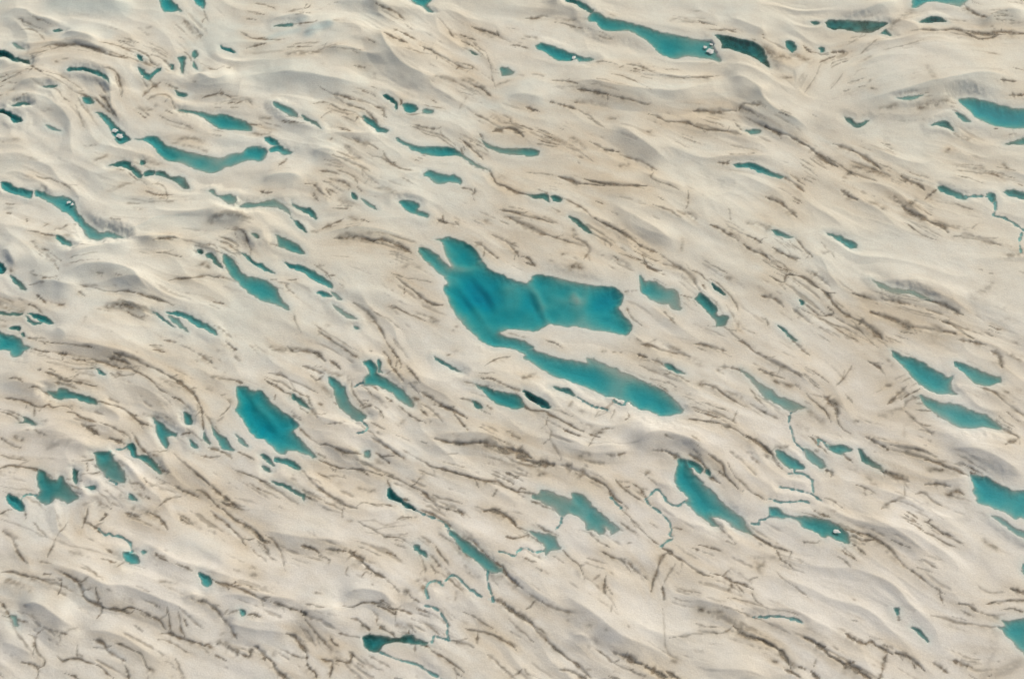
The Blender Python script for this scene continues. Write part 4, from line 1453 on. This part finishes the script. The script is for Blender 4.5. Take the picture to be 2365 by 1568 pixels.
def crest_field(px, py, p):
    """smooth signed distance to a crest line (+ = in front of it) and how far its height has faded in from its ends"""
    seg = np.hypot(*(p[1:] - p[:-1]).T)
    cum = np.concatenate(([0], np.cumsum(seg)))
    t = np.linspace(0, cum[-1], int(cum[-1] / .9) + 3)
    p = np.stack((np.interp(t, cum, p[:, 0]), np.interp(t, cum, p[:, 1])), 1)
    seg = np.hypot(*(p[1:] - p[:-1]).T)
    cum = np.concatenate(([0], np.cumsum(seg))) / seg.sum()
    tan = np.gradient(p, axis=0)
    tan /= np.hypot(*tan.T)[:, None] + 1e-9
    d, _, _ = line_dist(px, py, p)
    var = 1 / (2 * (.38 * d + .8) ** 2)
    sw = np.zeros(px.shape, f32)
    sd, st = sw.copy(), sw.copy()
    for (ax, ay), (tx, ty), c in zip(p, tan, cum):
        rx, ry = px - f32(ax), py - f32(ay)
        wgt = np.exp(-(rx * rx + ry * ry - d * d) * var)
        sw += wgt
        sd += wgt * (f32(ty) * rx - f32(tx) * ry)
        st += wgt * f32(sstep(0, .3, min(c, 1 - c)))
    return d, sd / sw, st / sw


# ------------------------------------------------------------------ broad relief
near = sstep(900, 250, np.maximum(np.abs(X), np.abs(Y - 230)))      # fine detail fades far off
wx = fbm(X / 26, Y / 26, 3, 3)
wy = fbm(X / 30 + 9, Y / 30, 5, 3)
tilt = 0.55 - 0.25 * sstep(200, 340, Y)
U_ = X + 7 * wy
V_ = Y + tilt * (X * .9) + 9 * wx                                   # lines of V_ = const follow the ice flow
# direction of the ice flow, from the surveyed crests and cracks
FX, FY = np.arange(-170, 171, 3.0), np.arange(108, 357, 3.0)
flow = np.zeros((3, len(FY), len(FX)))
dens = np.zeros((len(FY), len(FX)))
for grp, wt in ((cracks, 1.0), (crests, 1.6), (smudges, .5)):
    for w, a, tl, pts in grp:
        p = smooth_line(ground(pts, tl, .5), 3)
        dv, mid_ = p[1:] - p[:-1], (p[1:] + p[:-1]) * .5
        ln = np.hypot(*dv.T)
        th = np.arctan2(dv[:, 1], dv[:, 0])
        ix = np.clip(np.rint((mid_[:, 0] - FX[0]) / 3).astype(int), 0, len(FX) - 1)
        iy = np.clip(np.rint((mid_[:, 1] - FY[0]) / 3).astype(int), 0, len(FY) - 1)
        np.add.at(flow[0], (iy, ix), wt * ln * np.cos(2 * th))
        np.add.at(flow[1], (iy, ix), wt * ln * np.sin(2 * th))
        if grp is not crests:
            np.add.at(dens, (iy, ix), a * ln * (w + .3))


def blur(f, sig):
    r_ = int(3 * sig)
    kx = np.exp(-.5 * (np.arange(-r_, r_ + 1) / sig) ** 2)
    kx /= kx.sum()
    f = np.apply_along_axis(lambda v: np.convolve(np.pad(v, r_, mode='edge'), kx, 'valid'), 0, f)
    return np.apply_along_axis(lambda v: np.convolve(np.pad(v, r_, mode='edge'), kx, 'valid'), 1, f)


def hat(src, dst):
    t = np.clip((dst - src[0]) / (src[1] - src[0]), 0, len(src) - 1.001)
    m = np.zeros((len(dst), len(src)), f32)
    i = t.astype(int)
    m[np.arange(len(dst)), i] = 1 - (t - i)
    m[np.arange(len(dst)), i + 1] = t - i
    return m


hy, hx = hat(FY, gy), hat(FX, gx)
th0 = math.atan2(-.5, 1.0)
c2 = blur(flow[0], 1.8) + .12 * math.cos(2 * th0)
s2 = blur(flow[1], 1.8) + .12 * math.sin(2 * th0)
ang = .5 * np.arctan2(hy @ s2.astype(f32) @ hx.T, hy @ c2.astype(f32) @ hx.T)
dirx, diry = np.cos(ang).astype(f32), np.sin(ang).astype(f32)
dens = blur(dens, 1.5)
dens = (hy @ np.clip(dens / np.percentile(dens, 80), 0, 1.6).astype(f32) @ hx.T)
lutx = np.searchsorted(gx, np.arange(-170, 170, .1)).clip(0, NX - 1)
luty = np.searchsorted(gy, np.arange(105, 360, .1)).clip(0, NY - 1)


def along_flow(fields, steps, step):
    """smear each noise field along the ice flow, over its own number of steps"""
    acc = [f.copy() for f in fields]
    for sgn in (1, -1):
        px, py = X.copy(), Y.copy()
        vx, vy = dirx * sgn, diry * sgn
        for k in range(max(steps)):
            px += vx * f32(step)
            py += vy * f32(step)
            ix = lutx[np.clip(((px + 170) * 10), 0, len(lutx) - 1).astype(np.int32)]
            iy = luty[np.clip(((py - 105) * 10), 0, len(luty) - 1).astype(np.int32)]
            fl = iy * NX + ix
            nx_, ny_ = dirx.ravel()[fl], diry.ravel()[fl]
            sg = np.where(nx_ * vx + ny_ * vy < 0, f32(-1), f32(1))
            vx, vy = nx_ * sg, ny_ * sg
            for a_, f, n_ in zip(acc, fields, steps):
                if k < n_:
                    a_ += f.ravel()[fl]
    core = (slice(30, -30), slice(30, -30))
    return [(a_ - a_[core].mean()) / a_[core].std() for a_ in acc]


streak, fold_n, fold_w = along_flow(
    [noise(X / .7, Y / .7, 201), noise(X / 2.2, Y / 2.2, 203), noise(X / 7.5, Y / 7.5, 207)], [7, 9, 13], .7)


def soften(f):
    g = f.copy()
    g[1:-1] = .25 * f[:-2] + .5 * f[1:-1] + .25 * f[2:]
    h = g.copy()
    h[:, 1:-1] = .25 * g[:, :-2] + .5 * g[:, 1:-1] + .25 * g[:, 2:]
    return h


streak, fold_n, fold_w = (np.clip(soften(v), -2.5, 2.5) for v in (streak, fold_n, fold_w))
rag = np.stack((fbm(X / 1.1, Y / 1.1, 31, 3), fbm(X / 1.1 + 50, Y / 1.1, 37, 3)))
rag2 = np.stack((fbm(X / 6, Y / 6, 41, 2), fbm(X / 6 + 50, Y / 6, 43, 2)))

macro = (1.0 * fbm(X / 70, Y / 70, 1, 2) + 0.5 * fbm(U_ / 42, V_ / 11, 7, 2)).astype(f32)
macro += 60 * fbm(X / 1500, Y / 1500, 11, 3) * (1 - near)
Xc, Yc = X + .35 * rag2[0], Y + .35 * rag2[1]

blue = np.zeros_like(X)
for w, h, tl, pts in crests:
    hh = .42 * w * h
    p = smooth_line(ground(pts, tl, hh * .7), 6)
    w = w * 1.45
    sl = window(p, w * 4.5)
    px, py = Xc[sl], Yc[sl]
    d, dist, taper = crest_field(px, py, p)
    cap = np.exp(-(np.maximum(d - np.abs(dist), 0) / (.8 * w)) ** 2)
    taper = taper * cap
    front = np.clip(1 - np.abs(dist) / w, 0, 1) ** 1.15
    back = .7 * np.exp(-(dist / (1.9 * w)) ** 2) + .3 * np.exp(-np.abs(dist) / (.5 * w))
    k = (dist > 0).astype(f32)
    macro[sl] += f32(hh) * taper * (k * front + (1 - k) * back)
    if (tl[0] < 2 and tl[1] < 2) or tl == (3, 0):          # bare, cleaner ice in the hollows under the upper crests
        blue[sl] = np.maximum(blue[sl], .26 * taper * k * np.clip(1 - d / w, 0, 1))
for w, amt, tl, pts in blues:
    p = smooth_line(ground(pts, tl, .5), 3)
    sl = window(p, w * 2.5)
    d, _, pos = line_dist(Xc[sl], Yc[sl], p)
    blue[sl] = np.maximum(blue[sl], amt * np.exp(-(d / (.8 * w)) ** 2))


def sample(field, p):
    xi = np.clip(np.searchsorted(gx, p[:, 0]) - 1, 0, NX - 2)
    yi = np.clip(np.searchsorted(gy, p[:, 1]) - 1, 0, NY - 2)
    return field[yi, xi]


def drape(pts, tl, field):
    p = ground(pts, tl)
    for _ in range(4):
        p = ground(pts, tl, sample(field, p))
    return p


# ------------------------------------------------------------------ meltwater pools
STYLE = {'B': (3.8, .0, .12), 'b': (3.4, .08, .1), 't': (2.3, .12, .1), 'T': (2.0, .0, 0), 'l': (.75, .08, 0),
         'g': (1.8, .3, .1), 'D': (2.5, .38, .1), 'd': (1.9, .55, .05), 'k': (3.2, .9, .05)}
Xs, Ys = X + .42 * rag[0] + .3 * rag2[0], Y + .42 * rag[1] + .3 * rag2[1]
wet = np.full(X.shape, 1e3, f32)              # distance to the nearest shore, negative in water
dirt = np.zeros_like(X)
z = macro.copy()
# finer folds that follow the flow, left out of the pools
left = sstep(60, -120, X) * .6 + sstep(230, 320, Y) * .5
calm = .35 + .65 * sstep(-.25, .35, fbm(X / 30, Y / 30, 65, 2))
relief = calm * ((.46 + .30 * left) * (1 - np.minimum(np.abs(fold_w) * .8, 1)) + (.05 + .03 * left) * (1 - np.minimum(np.abs(fold_n) * .9, 1)))
relief += .05 * fbm(X / 5, Y / 5, 63, 2) + .03 * fbm(X / 1.6, Y / 1.6, 61, 3)
z += near * (relief - float(relief[30:-30, 30:-30].mean()) - .06)
pool_geo = []
levels, outlines = [], []
for style, label, polys in pools:
    pts_ = [drape(pts, tl, macro) for tl, pts in polys]
    levels.append(float(np.percentile(np.concatenate([sample(macro, p) for p in pts_]), 42)) - .14)
    outlines.append(np.vstack([smooth_line(np.vstack((p, p[:1])), 2) for p in pts_]))
for _ in range(3):                            # pools that almost touch stand at one level
    for i in range(len(pools)):
        for j in range(i):
            a, b = outlines[i], outlines[j]
            if (a[:, 0].min() - 2 > b[:, 0].max() or b[:, 0].min() - 2 > a[:, 0].max()
                    or a[:, 1].min() - 2 > b[:, 1].max() or b[:, 1].min() - 2 > a[:, 1].max()):
                continue
            if np.hypot(a[:, None, 0] - b[None, :, 0], a[:, None, 1] - b[None, :, 1]).min() < 2.0:
                levels[i] = levels[j] = .5 * (levels[i] + levels[j])
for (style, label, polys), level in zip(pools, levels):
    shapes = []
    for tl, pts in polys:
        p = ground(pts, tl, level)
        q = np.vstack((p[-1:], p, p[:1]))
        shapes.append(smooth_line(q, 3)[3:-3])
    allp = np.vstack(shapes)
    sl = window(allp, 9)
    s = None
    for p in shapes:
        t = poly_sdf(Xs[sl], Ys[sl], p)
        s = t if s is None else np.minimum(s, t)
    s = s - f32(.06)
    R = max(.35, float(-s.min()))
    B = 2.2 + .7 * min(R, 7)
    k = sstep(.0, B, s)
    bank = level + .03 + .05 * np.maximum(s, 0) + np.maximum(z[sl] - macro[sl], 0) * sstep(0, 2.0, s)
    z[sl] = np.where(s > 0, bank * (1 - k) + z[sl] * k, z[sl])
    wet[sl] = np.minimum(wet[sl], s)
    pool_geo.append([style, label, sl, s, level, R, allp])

rise = np.zeros_like(X)
for w, amt, tl, pts in rises:
    p = smooth_line(ground(pts, tl, -.3), 3)
    sl = window(p, w * 4)
    d, _, pos = line_dist(Xc[sl], Yc[sl], p)
    rise[sl] += 1.1 * amt * np.exp(-(d / (1.7 * w)) ** 2) * np.maximum(np.sin(np.pi * pos), 0) ** .4

bed = .8 * fbm(X / 9, Y / 9, 71, 3) + .14 * fold_w
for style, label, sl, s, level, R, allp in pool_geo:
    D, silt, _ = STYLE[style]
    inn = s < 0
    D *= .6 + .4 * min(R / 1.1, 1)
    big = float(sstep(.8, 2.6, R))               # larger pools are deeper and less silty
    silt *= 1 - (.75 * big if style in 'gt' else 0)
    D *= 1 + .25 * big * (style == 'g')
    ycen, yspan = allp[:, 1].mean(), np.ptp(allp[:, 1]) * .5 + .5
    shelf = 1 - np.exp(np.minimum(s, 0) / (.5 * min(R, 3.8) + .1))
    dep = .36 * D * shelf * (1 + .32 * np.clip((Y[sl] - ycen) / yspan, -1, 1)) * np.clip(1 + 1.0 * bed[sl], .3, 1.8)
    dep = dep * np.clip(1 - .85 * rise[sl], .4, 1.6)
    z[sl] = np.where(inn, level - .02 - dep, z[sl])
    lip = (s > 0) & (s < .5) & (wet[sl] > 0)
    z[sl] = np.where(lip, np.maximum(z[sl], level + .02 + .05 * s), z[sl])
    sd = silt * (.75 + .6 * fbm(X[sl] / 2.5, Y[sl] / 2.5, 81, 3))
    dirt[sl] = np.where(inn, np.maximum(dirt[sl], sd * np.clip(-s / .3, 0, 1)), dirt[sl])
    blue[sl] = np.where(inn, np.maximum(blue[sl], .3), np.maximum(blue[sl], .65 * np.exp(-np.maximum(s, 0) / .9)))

# ------------------------------------------------------------------ rills
rill_geo = []
for w, label, tl, pts in rills:
    p = smooth_line(drape(pts, tl, z), 4)
    lvl = sample(macro, p).astype(float)
    kern = np.ones(7) / 7
    lvl = np.convolve(np.pad(lvl, 3, mode='edge'), kern, 'valid') - .22
    sl = window(p, 4)
    d, _, pos = line_dist(X[sl] + .22 * rag[0][sl], Y[sl] + .22 * rag[1][sl], p)
    seg = np.concatenate(([0], np.cumsum(np.hypot(*(p[1:] - p[:-1]).T))))
    level = np.interp(pos.ravel(), seg / seg[-1], lvl).reshape(pos.shape).astype(f32)
    hw = np.maximum(w * .46, .2) * (.85 + .8 * noise(pos * 14, pos * 0, int(w * 1000) % 97))
    s = d - hw.astype(f32)
    dry = wet[sl] > .05
    k = sstep(0, 2.2, s)
    zz = z[sl]
    zz = np.where(dry & (s > 0), (level + .02 + .04 * s) * (1 - k) + zz * k, zz)
    zz = np.where(dry & (s <= 0), level - .02 - .34 * (1 - np.exp(s / .12)), zz)
    z[sl] = zz
    blue[sl] = np.where(dry & (s < .2), np.maximum(blue[sl], .6), blue[sl])
    rill_geo.append((label, sl, s, level, dry))
    wet[sl] = np.minimum(wet[sl], s)

# ------------------------------------------------------------------ dirt-filled cracks and smudges
speck = fbm(X / .9, Y / .9, 91, 3)
patch = .26 * streak + .25 * fbm(X / 3, Y / 3, 95, 2)
Xk, Yk = X + .2 * rag[0] + .3 * rag2[0], Y + .2 * rag[1] + .3 * rag2[1]
dry = sstep(-.05, .25, wet)
halo = np.zeros_like(X)
rnd = np.random.default_rng(8)
lines = [(w, a, smooth_line(drape(pts, tl, macro), 3)) for w, a, tl, pts in cracks]
for w, a, p in list(lines):                       # short side cracks
    L = float(np.hypot(*(p[1:] - p[:-1]).T).sum())
    for _ in range(rnd.poisson(min(L / 10, 2.5))):
        i = int(rnd.integers(1, len(p) - 1)) if len(p) > 2 else 1
        th = math.atan2(*(p[i] - p[i - 1])[::-1]) + rnd.choice((-1, 1)) * rnd.uniform(.22, .85)
        ln = rnd.uniform(1.0, 3.6)
        q = [p[i]]
        for _k in range(3):
            th += rnd.normal(0, .28)
            q.append(q[-1] + ln / 3 * np.array((math.cos(th), math.sin(th))))
        lines.append((.3, a * rnd.uniform(.45, .85), smooth_line(np.array(q), 2)))
grown = []
flat_d = np.clip(dens, 0, 1.6)
tries = 0
while len(grown) < 820 and tries < 9000:         # families of fine cracks that run with the ice flow
    tries += 1
    x0, y0 = rnd.uniform(-160, 160), rnd.uniform(116, 350)
    ix, iy = lutx[int((x0 + 170) * 10)], luty[int((y0 - 105) * 10)]
    if rnd.uniform(0, 1.1) > flat_d[iy, ix] + .08:
        continue
    nfam = int(rnd.integers(1, 4))
    ln0, a0, bend = rnd.lognormal(1.5, .6), rnd.uniform(.35, .85), rnd.normal(0, .18)
    for kf in range(nfam):
        off = (kf - nfam / 2) * rnd.uniform(.8, 2.0)
        th = ang[iy, ix]
        q = [np.array((x0 - math.sin(th) * off + rnd.normal(0, 1.2), y0 + math.cos(th) * off))]
        n_ = 8
        for _k in range(n_):
            jx = lutx[int(np.clip((q[-1][0] + 170) * 10, 0, len(lutx) - 1))]
            jy = luty[int(np.clip((q[-1][1] - 105) * 10, 0, len(luty) - 1))]
            t_ = ang[jy, jx] + bend + rnd.normal(0, .16)
            q.append(q[-1] + ln0 / n_ * np.array((math.cos(t_), math.sin(t_))))
        grown.append((rnd.uniform(.24, .46), a0 * rnd.uniform(.6, 1), np.array(q)))
lines += grown
for i, (w, a, p) in enumerate(lines):
    w = max(w, .3)
    sl = window(p, w * 4 + 1)
    d, side, pos = line_dist(Xk[sl], Yk[sl], p)
    wid = max(w, .34) * .78 * (.75 + .5 * noise(pos * 9, pos * 0 + i, 5)) * np.clip(np.sin(np.pi * np.clip(pos, .02, .98)) * 2.2, .35, 1)
    g = np.exp(-(d / wid) ** 2)
    near_side = np.exp(-(d / (wid * np.where(side > 0, 2.6, 1.2))) ** 2)
    m = dry[sl]
    dep = .42 * a * min(w, 1.0)
    z[sl] -= m * f32(dep) * g * (.8 + .4 * patch[sl])
    z[sl] += m * f32(.12 * dep) * np.where(side < 0, np.exp(-((d - 1.6 * w) / (1.9 * w)) ** 2), 0)
    val = a * (1.0 * g + .5 * near_side * np.clip(.45 + .8 * speck[sl] + .9 * patch[sl], 0, 1))
    dirt[sl] = np.maximum(dirt[sl], m * val * np.clip(.95 + .2 * speck[sl] + .45 * patch[sl], .5, 1.2))
    halo[sl] = np.maximum(halo[sl], a * np.exp(-(d / (3.6 * w + .6)) ** 2))
for i, (w, a, tl, pts) in enumerate(smudges):
    p = smooth_line(drape(pts, tl, macro), 3)
    sl = window(p, w * 3 + 1)
    d, side, pos = line_dist(Xk[sl], Yk[sl], p)
    g = np.exp(-(d / (w * .72)) ** 2)
    val = a * g * np.clip(.62 + .9 * speck[sl] + .7 * patch[sl], 0, 1.15)
    m = dry[sl]
    dirt[sl] = np.maximum(dirt[sl], m * val)
    halo[sl] = np.maximum(halo[sl], a * np.exp(-(d / (2.2 * w + .5)) ** 2))
    z[sl] -= m * f32(.10 * min(w, 1.2) * a) * g

# scattered fine dirt streaks along the flow
dz = fbm(X / 34, Y / 34, 101, 3)
zone = np.clip(.12 + .75 * dens + .35 * dz, 0, 1.2)
amb = sstep(1.35, 2.2, streak + .25 * fbm(X / 2, Y / 2, 131, 2)) * zone * near
dirt = np.maximum(dirt, (.42 * amb * dry).astype(f32))
z -= .10 * amb * dry
tan_ = sstep(150, 280, Y) * sstep(-90, 20, X)
dust = np.clip(-.05 + .45 * fbm(X / 16, Y / 12, 111, 4) + .22 * dz + .55 * halo * (.8 + patch) + .2 * dens * (1 + .5 * fold_n) + .2 * tan_ - .10 * sstep(200, 130, Y), 0, 1)

assert np.isfinite(z).all()
rose = np.clip(sstep(265, 150, Y) + .35 * fbm(X / 40, Y / 40, 151, 2), 0, 1)
blue = np.maximum(blue, .34 * near * np.clip(left, 0, 1) * sstep(-.2, .4, fbm(X / 18, Y / 14, 141, 3)) * (1 - np.clip(dust * 1.5, 0, 1)))
# ------------------------------------------------------------------ materials
def mat(name):
    m = bpy.data.materials.new(name)
    m.use_nodes = True
    m.node_tree.nodes.clear()
    return m, m.node_tree.nodes, m.node_tree.links


def val(n, kind, **kw):
    node = n.new(kind)
    for k, v in kw.items():
        setattr(node, k, v)
    return node


def attr(n, name):
    a = n.new("ShaderNodeAttribute")
    a.attribute_name = name
    return a


def mix(n, l, fac, a, b, blend='MIX'):
    m = n.new("ShaderNodeMix")
    m.data_type = 'RGBA'
    m.blend_type = blend
    for sock, v in ((m.inputs[0], fac), (m.inputs[6], a), (m.inputs[7], b)):
        if isinstance(v, (int, float)):
            sock.default_value = v
        elif isinstance(v, tuple):
            sock.default_value = (*v, 1)
        else:
            l.new(v, sock)
    return m.outputs[2]


ice, n, l = mat("firn_and_ice")
out = n.new("ShaderNodeOutputMaterial")
bsdf = n.new("ShaderNodeBsdfPrincipled")
l.new(bsdf.outputs[0], out.inputs[0])
geo = n.new("ShaderNodeNewGeometry")


def tex_noise(scale, detail=3.0, rough=.55):
    t = n.new("ShaderNodeTexNoise")
    t.inputs["Scale"].default_value = scale
    t.inputs["Detail"].default_value = detail
    t.inputs["Roughness"].default_value = rough
    l.new(geo.outputs["Position"], t.inputs["Vector"])
    return t


def ramp(src, lo, hi, a=0.0, b=1.0):
    r = n.new("ShaderNodeMapRange")
    r.interpolation_type = 'SMOOTHSTEP'
    r.inputs[1].default_value = lo
    r.inputs[2].default_value = hi
    r.inputs[3].default_value = a
    r.inputs[4].default_value = b
    l.new(src, r.inputs[0])
    return r.outputs[0]


def mul(a, b):
    m = n.new("ShaderNodeMath")
    m.operation = 'MULTIPLY'
    for sock, v in ((m.inputs[0], a), (m.inputs[1], b)):
        if isinstance(v, (int, float)):
            sock.default_value = v
        else:
            l.new(v, sock)
    return m.outputs[0]


grain = tex_noise(2.4, 4.0, .75)
mid = tex_noise(.22, 4.0, .6)
firn = mix(n, l, attr(n, "rose").outputs["Fac"], (.865, .862, .765), (.875, .85, .787))
col = mix(n, l, mul(attr(n, "dust").outputs["Fac"], .85), firn, (.71, .615, .465))
col = mix(n, l, ramp(mid.outputs["Fac"], .35, .72, 0, .35), col, (.79, .73, .61))
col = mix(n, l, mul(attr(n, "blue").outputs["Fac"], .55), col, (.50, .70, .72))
col = mix(n, l, .34, col, mix(n, l, grain.outputs["Fac"], (.3, .3, .3), (1.5, 1.5, 1.5)), 'MULTIPLY')
fleck = tex_noise(1.15, 3.0, .65)
col = mix(n, l, mul(ramp(fleck.outputs["Fac"], .60, .80, 0, .55), attr(n, "dust").outputs["Fac"]), col, (.40, .35, .27))
tone = tex_noise(.5, 3.0, .6)
soil = mix(n, l, ramp(tone.outputs["Fac"], .35, .68), (.115, .106, .084), (.235, .182, .122))
dfac = n.new("ShaderNodeMath")
dfac.operation = 'MINIMUM'
dfac.inputs[1].default_value = .88
l.new(attr(n, "dirt").outputs["Fac"], dfac.inputs[0])
gd = ramp(grain.outputs["Fac"], .2, .8, .65, 1.2)
col = mix(n, l, mul(dfac.outputs[0], gd), col, soil)
l.new(col, bsdf.inputs["Base Color"])
bsdf.inputs["Roughness"].default_value = .75
bsdf.inputs["Specular IOR Level"].default_value = .25
bump = n.new("ShaderNodeBump")
bump.inputs["Strength"].default_value = .35
bump.inputs["Distance"].default_value = .25
l.new(grain.outputs["Fac"], bump.inputs["Height"])
l.new(bump.outputs[0], bsdf.inputs["Normal"])

# clear meltwater: light is absorbed by the depth of water it crosses, the surface mirrors the sky
water, n, l = mat("meltwater")
out = n.new("ShaderNodeOutputMaterial")
dep = attr(n, "depth")
comb = n.new("ShaderNodeCombineColor")
for i, a in enumerate((1.6, .158, .035)):
    m = n.new("ShaderNodeMath")
    m.operation = 'MULTIPLY'
    m.inputs[1].default_value = -a
    l.new(dep.outputs["Fac"], m.inputs[0])
    e = n.new("ShaderNodeMath")
    e.operation = 'EXPONENT'
    l.new(m.outputs[0], e.inputs[0])
    l.new(e.outputs[0], comb.inputs[i])
tr = n.new("ShaderNodeBsdfTransparent")
l.new(comb.outputs[0], tr.inputs[0])
gl = n.new("ShaderNodeBsdfGlossy")
gl.inputs["Roughness"].default_value = .05
fr = n.new("ShaderNodeFresnel")
fr.inputs[0].default_value = 1.33
mx = n.new("ShaderNodeMixShader")
l.new(fr.outputs[0], mx.inputs[0])
l.new(tr.outputs[0], mx.inputs[1])
l.new(gl.outputs[0], mx.inputs[2])
l.new(mx.outputs[0], out.inputs[0])

floe, n, l = mat("floating_ice")
out = n.new("ShaderNodeOutputMaterial")
b2 = n.new("ShaderNodeBsdfPrincipled")
t = n.new("ShaderNodeTexNoise")
t.inputs["Scale"].default_value = 1.6
l.new(mix(n, l, t.outputs["Fac"], (.66, .72, .70), (.86, .85, .82)), b2.inputs["Base Color"])
b2.inputs["Roughness"].default_value = .6
l.new(b2.outputs[0], out.inputs[0])


# ------------------------------------------------------------------ meshes
def quad_mesh(name, co, quads, attrs, material):
    me = bpy.data.meshes.new(name)
    me.vertices.add(len(co))
    me.vertices.foreach_set("co", np.ascontiguousarray(co, f32).ravel())
    me.loops.add(quads.size)
    me.loops.foreach_set("vertex_index", np.ascontiguousarray(quads, np.int32).ravel())
    me.polygons.add(len(quads))
    me.polygons.foreach_set("loop_start", np.arange(0, quads.size, 4, dtype=np.int32))
    me.polygons.foreach_set("use_smooth", np.ones(len(quads), bool))
    me.update(calc_edges=True)
    for k, v in attrs.items():
        a = me.attributes.new(k, 'FLOAT', 'POINT')
        a.data.foreach_set("value", np.ascontiguousarray(v, f32).ravel())
    me.materials.append(material)
    ob = bpy.data.objects.new(name, me)
    scene.collection.objects.link(ob)
    return ob


idx = np.arange(NX * NY, dtype=np.int32).reshape(NY, NX)
quads = np.stack((idx[:-1, :-1], idx[:-1, 1:], idx[1:, 1:], idx[1:, :-1]), -1).reshape(-1, 4)
ground_ob = quad_mesh("glacier_ground", np.stack((X, Y, z), -1).reshape(-1, 3), quads,
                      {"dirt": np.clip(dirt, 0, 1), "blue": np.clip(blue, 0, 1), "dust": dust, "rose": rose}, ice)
ground_ob["kind"] = "structure"
ground_ob["label"] = "cream and grey folded glacier surface streaked with brown dirt-filled cracks"


def water_sheet(name, sl, keep, level):
    """a sheet of water over the grid cells that hold water, at the pool's own level"""
    gi = idx[:keep.shape[0], :keep.shape[1]] * 0 + np.arange(keep.size, dtype=np.int32).reshape(keep.shape)
    cell = keep[:-1, :-1] | keep[:-1, 1:] | keep[1:, 1:] | keep[1:, :-1]
    q = np.stack((gi[:-1, :-1], gi[:-1, 1:], gi[1:, 1:], gi[1:, :-1]), -1)[cell]
    used, inv = np.unique(q, return_inverse=True)
    lv = np.broadcast_to(np.asarray(level, f32), keep.shape).ravel()[used]
    co = np.stack((X[sl].ravel()[used], Y[sl].ravel()[used], lv), -1)
    depth = np.maximum(lv - z[sl].ravel()[used], 0)
    return quad_mesh(name, co, inv.reshape(-1, 4), {"depth": depth}, water)


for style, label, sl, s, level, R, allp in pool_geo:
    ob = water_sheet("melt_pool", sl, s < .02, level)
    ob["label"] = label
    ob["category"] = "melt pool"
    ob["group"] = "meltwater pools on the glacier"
for label, sl, s, level, dr in rill_geo:
    keep = (s < .05) & dr
    if not keep.any():
        continue
    ob = water_sheet("melt_rill", sl, keep, level)
    ob["label"] = label
    ob["category"] = "rill"
    ob["group"] = "meltwater rills between the pools"

# ------------------------------------------------------------------ ice lumps in the pools
FLOES = [
    ((2, 0), 1828, 455, 42, 30, "white rounded ice lump floating at the right end of the large upper pool"),
    ((2, 0), 1778, 420, 22, 16, "small ice bit left of the white lump in the large upper pool"),
    ((2, 0), 1835, 395, 16, 14, "smallest ice bit above the white lump in the large upper pool"),
    ((2, 0), 607, 512, 20, 22, "small ice bit near the right end of the ragged teal pool"),
    ((0, 0), 1020, 1165, 30, 24, "upper white ice slab in the slanting green pool"),
    ((0, 0), 1068, 1210, 36, 26, "lower white ice slab in the slanting green pool"),
    ((0, 1), 612, 290, 20, 15, "left white ice bit in the long winding teal pool"),
    ((0, 1), 645, 308, 15, 13, "right white ice bit in the long winding teal pool"),
    ((3, 3), 690, 196, 30, 15, "tiny pale islet in the green pool at lower right"),
]
for i, (tl, fx, fy, rx, ry, label) in enumerate(FLOES):
    p0 = ground([fx, fy], tl, 0)[0]
    best = min(pool_geo, key=lambda g: np.hypot(g[6][:, 0] - p0[0], g[6][:, 1] - p0[1]).min())
    lv = best[4]
    cx, cy = ground([fx, fy], tl, lv)[0]
    rng = np.random.default_rng(40 + i)
    nu, nv = 18, 7
    ph = rng.uniform(0, 6.28, 5)
    am = rng.uniform(.05, .2, 5)
    verts, faces = [], []
    a, b = rx * MPU * .95, ry * MPU / math.sin(pr) * .9
    hgt = .14 * min(a, b)
    for j in range(nv):
        fr_ = j / (nv - 1)
        rad = (1.04, 1.08, 1.0, .9, .68, .38, .0)[j]
        zz = (-.9, -.2, .12, .5, .8, .95, 1.0)[j] * hgt
        for k in range(nu):
            th = 2 * math.pi * k / nu
            r = rad * (1 + sum(am[m] * math.sin((m + 1) * th + ph[m]) for m in range(5)) * .8)
            verts.append((a * r * math.cos(th), b * r * math.sin(th),
                          zz * (1 + .25 * math.sin(2 * th + ph[0]) * (j > 2))))
    for j in range(nv - 1):
        for k in range(nu):
            faces.append((j * nu + k, j * nu + (k + 1) % nu, (j + 1) * nu + (k + 1) % nu, (j + 1) * nu + k))
    me = bpy.data.meshes.new("ice_block")
    me.from_pydata(verts, [], faces)
    me.validate()
    me.materials.append(floe)
    ob = bpy.data.objects.new("ice_block", me)
    ob.location = (cx, cy, lv)
    scene.collection.objects.link(ob)
    ob["label"] = label
    ob["category"] = "ice block"
    ob["group"] = "ice blocks in the pools"
